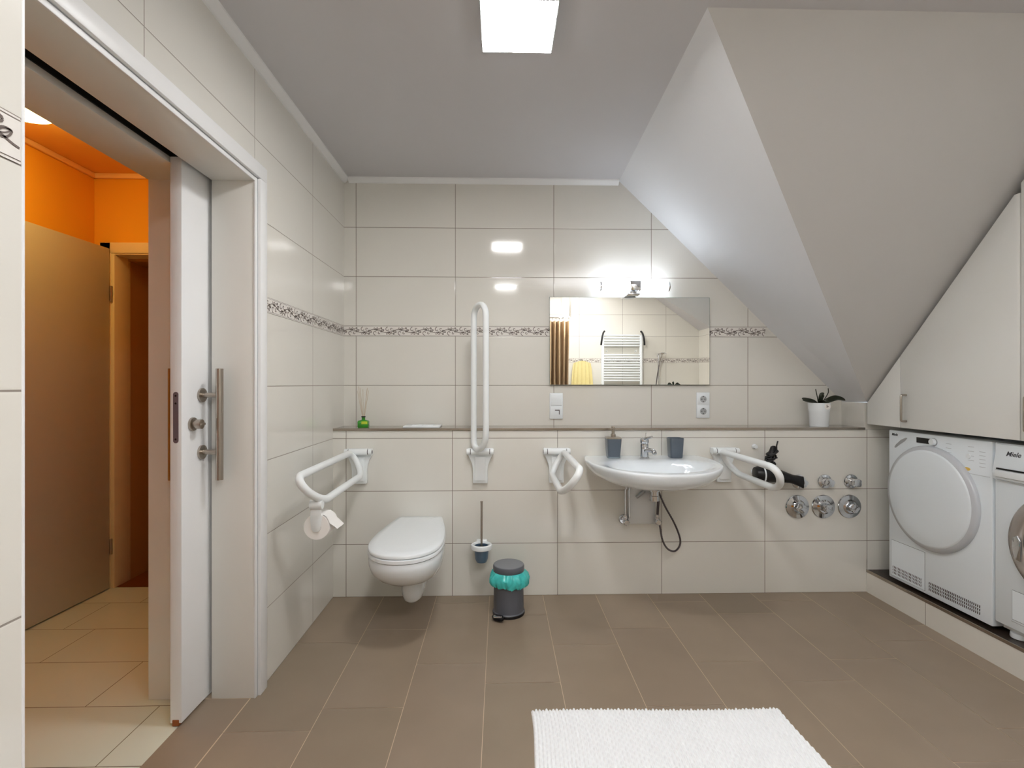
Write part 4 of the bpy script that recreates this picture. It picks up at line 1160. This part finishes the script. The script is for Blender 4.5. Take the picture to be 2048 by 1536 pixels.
# shower riser with hose
sh = thing('shower_set', 'hand shower on short rail reflected right of the radiator', 'shower', (2.17, YR, 1.45))
mb = MB(); mb.tube([(0, 0.05, -0.55), (0, 0.05, 0.18)], 0.010, 14)
for z in (-0.52, 0.15): mb.tube([(0, 0.001, z), (0, 0.05, z)], 0.009, 12)
mb.build('rail', m_chrome, sh)
mb = MB(); mb.tube([(0.0, 0.07, 0.02), (0.02, 0.10, 0.12), (0.03, 0.12, 0.17)], [0.011, .012, .013], 12); mb.lathe([(0.0, 0.0), (0.045, 0.0), (0.05, 0.012), (0.02, 0.03), (0.0, 0.032)], (0.035, 0.135, 0.165), 'Z', 28, False, False)
mb.build('shower_head', m_chrome, sh)
mb = MB(); mb.tube(smoothpath([(0, 0.075, 0.02), (-0.03, 0.08, -0.15), (-0.05, 0.08, -0.4), (0.0, 0.07, -0.62), (0.06, 0.04, -0.55)], 10), 0.007, 10); mb.build('hose', m_dkmetal, sh, smooth=60)
# small shelf with plant
cs = MB(); cs.box(2.22, 2.52, YR + 0.001, YR + 0.16, 1.09, 1.11, 0.004)
o = cs.build('wall_shelf', m_plast); tag(o, 'small white shelf on the wall behind the camera', 'shelf')
pl = thing('potted_plant', 'small dark-leaved plant on the shelf behind the camera', 'plant', (2.37, YR + 0.08, 1.111))
mb = MB(); mb.lathe([(0.0, 0), (0.030, 0), (0.038, 0.06), (0.036, 0.062), (0.0, 0.055)], (0, 0, 0), 'Z', 28, False, False); mb.build('pot', m_plast, pl)
for i in range(7):
    a = i * 0.95
    leaf([(0, 0, .05), (.03 * math.cos(a), .02 * math.sin(a), .09), (.07 * math.cos(a), .04 * math.sin(a), .10 + .015 * (i % 3)), (.095 * math.cos(a), .05 * math.sin(a), .085)], 0.012, pl)

# added fill spots brightening the room, aimed at the ceiling and rear wall
def spot(loc, tgt, e, size=2.3, col=(1.0, .985, .965)):
    l = bpy.data.lights.new('fill_light', 'SPOT'); l.energy = e; l.spot_size = size; l.spot_blend = 1.0; l.shadow_soft_size = 0.12; l.color = col
    o = bpy.data.objects.new('fill_light', l); COL.objects.link(o); o.location = loc
    o.rotation_euler = (Vector(tgt) - Vector(loc)).to_track_quat('-Z', 'Y').to_euler()
spot((0.95, -0.02, 1.60), (1.02, 0.08, 2.46), 265, 1.75)
spot((1.1, 1.0, 2.1), (1.4, -0.75, 1.35), 26, 1.9)

# ------------------------------------------------------------------ camera, world, view
cam = bpy.data.cameras.new('camera'); co = bpy.data.objects.new('camera', cam); COL.objects.link(co)
cam.sensor_width = 36.0; cam.lens = 36.0 * 1005.0 / 2048.0; cam.clip_start = 0.02; cam.clip_end = 60
co.location = (0, 0, 1.214); co.rotation_euler = (math.radians(90), 0, -math.atan(24.0 / 1005.0))
sc.camera = co
w = bpy.data.worlds.new('world'); sc.world = w; w.use_nodes = True
w.node_tree.nodes['Background'].inputs[0].default_value = (0.9, 0.95, 1.0, 1); w.node_tree.nodes['Background'].inputs[1].default_value = 0.3
sc.view_settings.view_transform = 'Standard'
sc.view_settings.look = 'None'
sc.view_settings.exposure = 0.76
vs_ = sc.view_settings; vs_.use_curve_mapping = True
cm = vs_.curve_mapping; cc = cm.curves[3]
cm.use_clip = False
cm.clip_max_x = 4.0; cm.clip_max_y = 1.0
cc.points[0].location = (0, 0); cc.points[1].location = (4.0, 1.0)
for px_, py_ in ((0.25, 0.26), (0.5, 0.52), (0.72, 0.70), (1.0, 0.83), (1.6, 0.94), (2.4, 0.985)): cc.points.new(px_, py_)
cm.update()
sc.cycles.use_denoising = True
sc.cycles.use_adaptive_sampling = True; sc.cycles.adaptive_threshold = 0.04; sc.cycles.adaptive_min_samples = 16
sc.cycles.max_bounces = 8; sc.cycles.diffuse_bounces = 5; sc.cycles.glossy_bounces = 5; sc.cycles.transmission_bounces = 6
sc.cycles.sample_clamp_indirect = 8.0
sc.cycles.caustics_reflective = False; sc.cycles.caustics_refractive = False
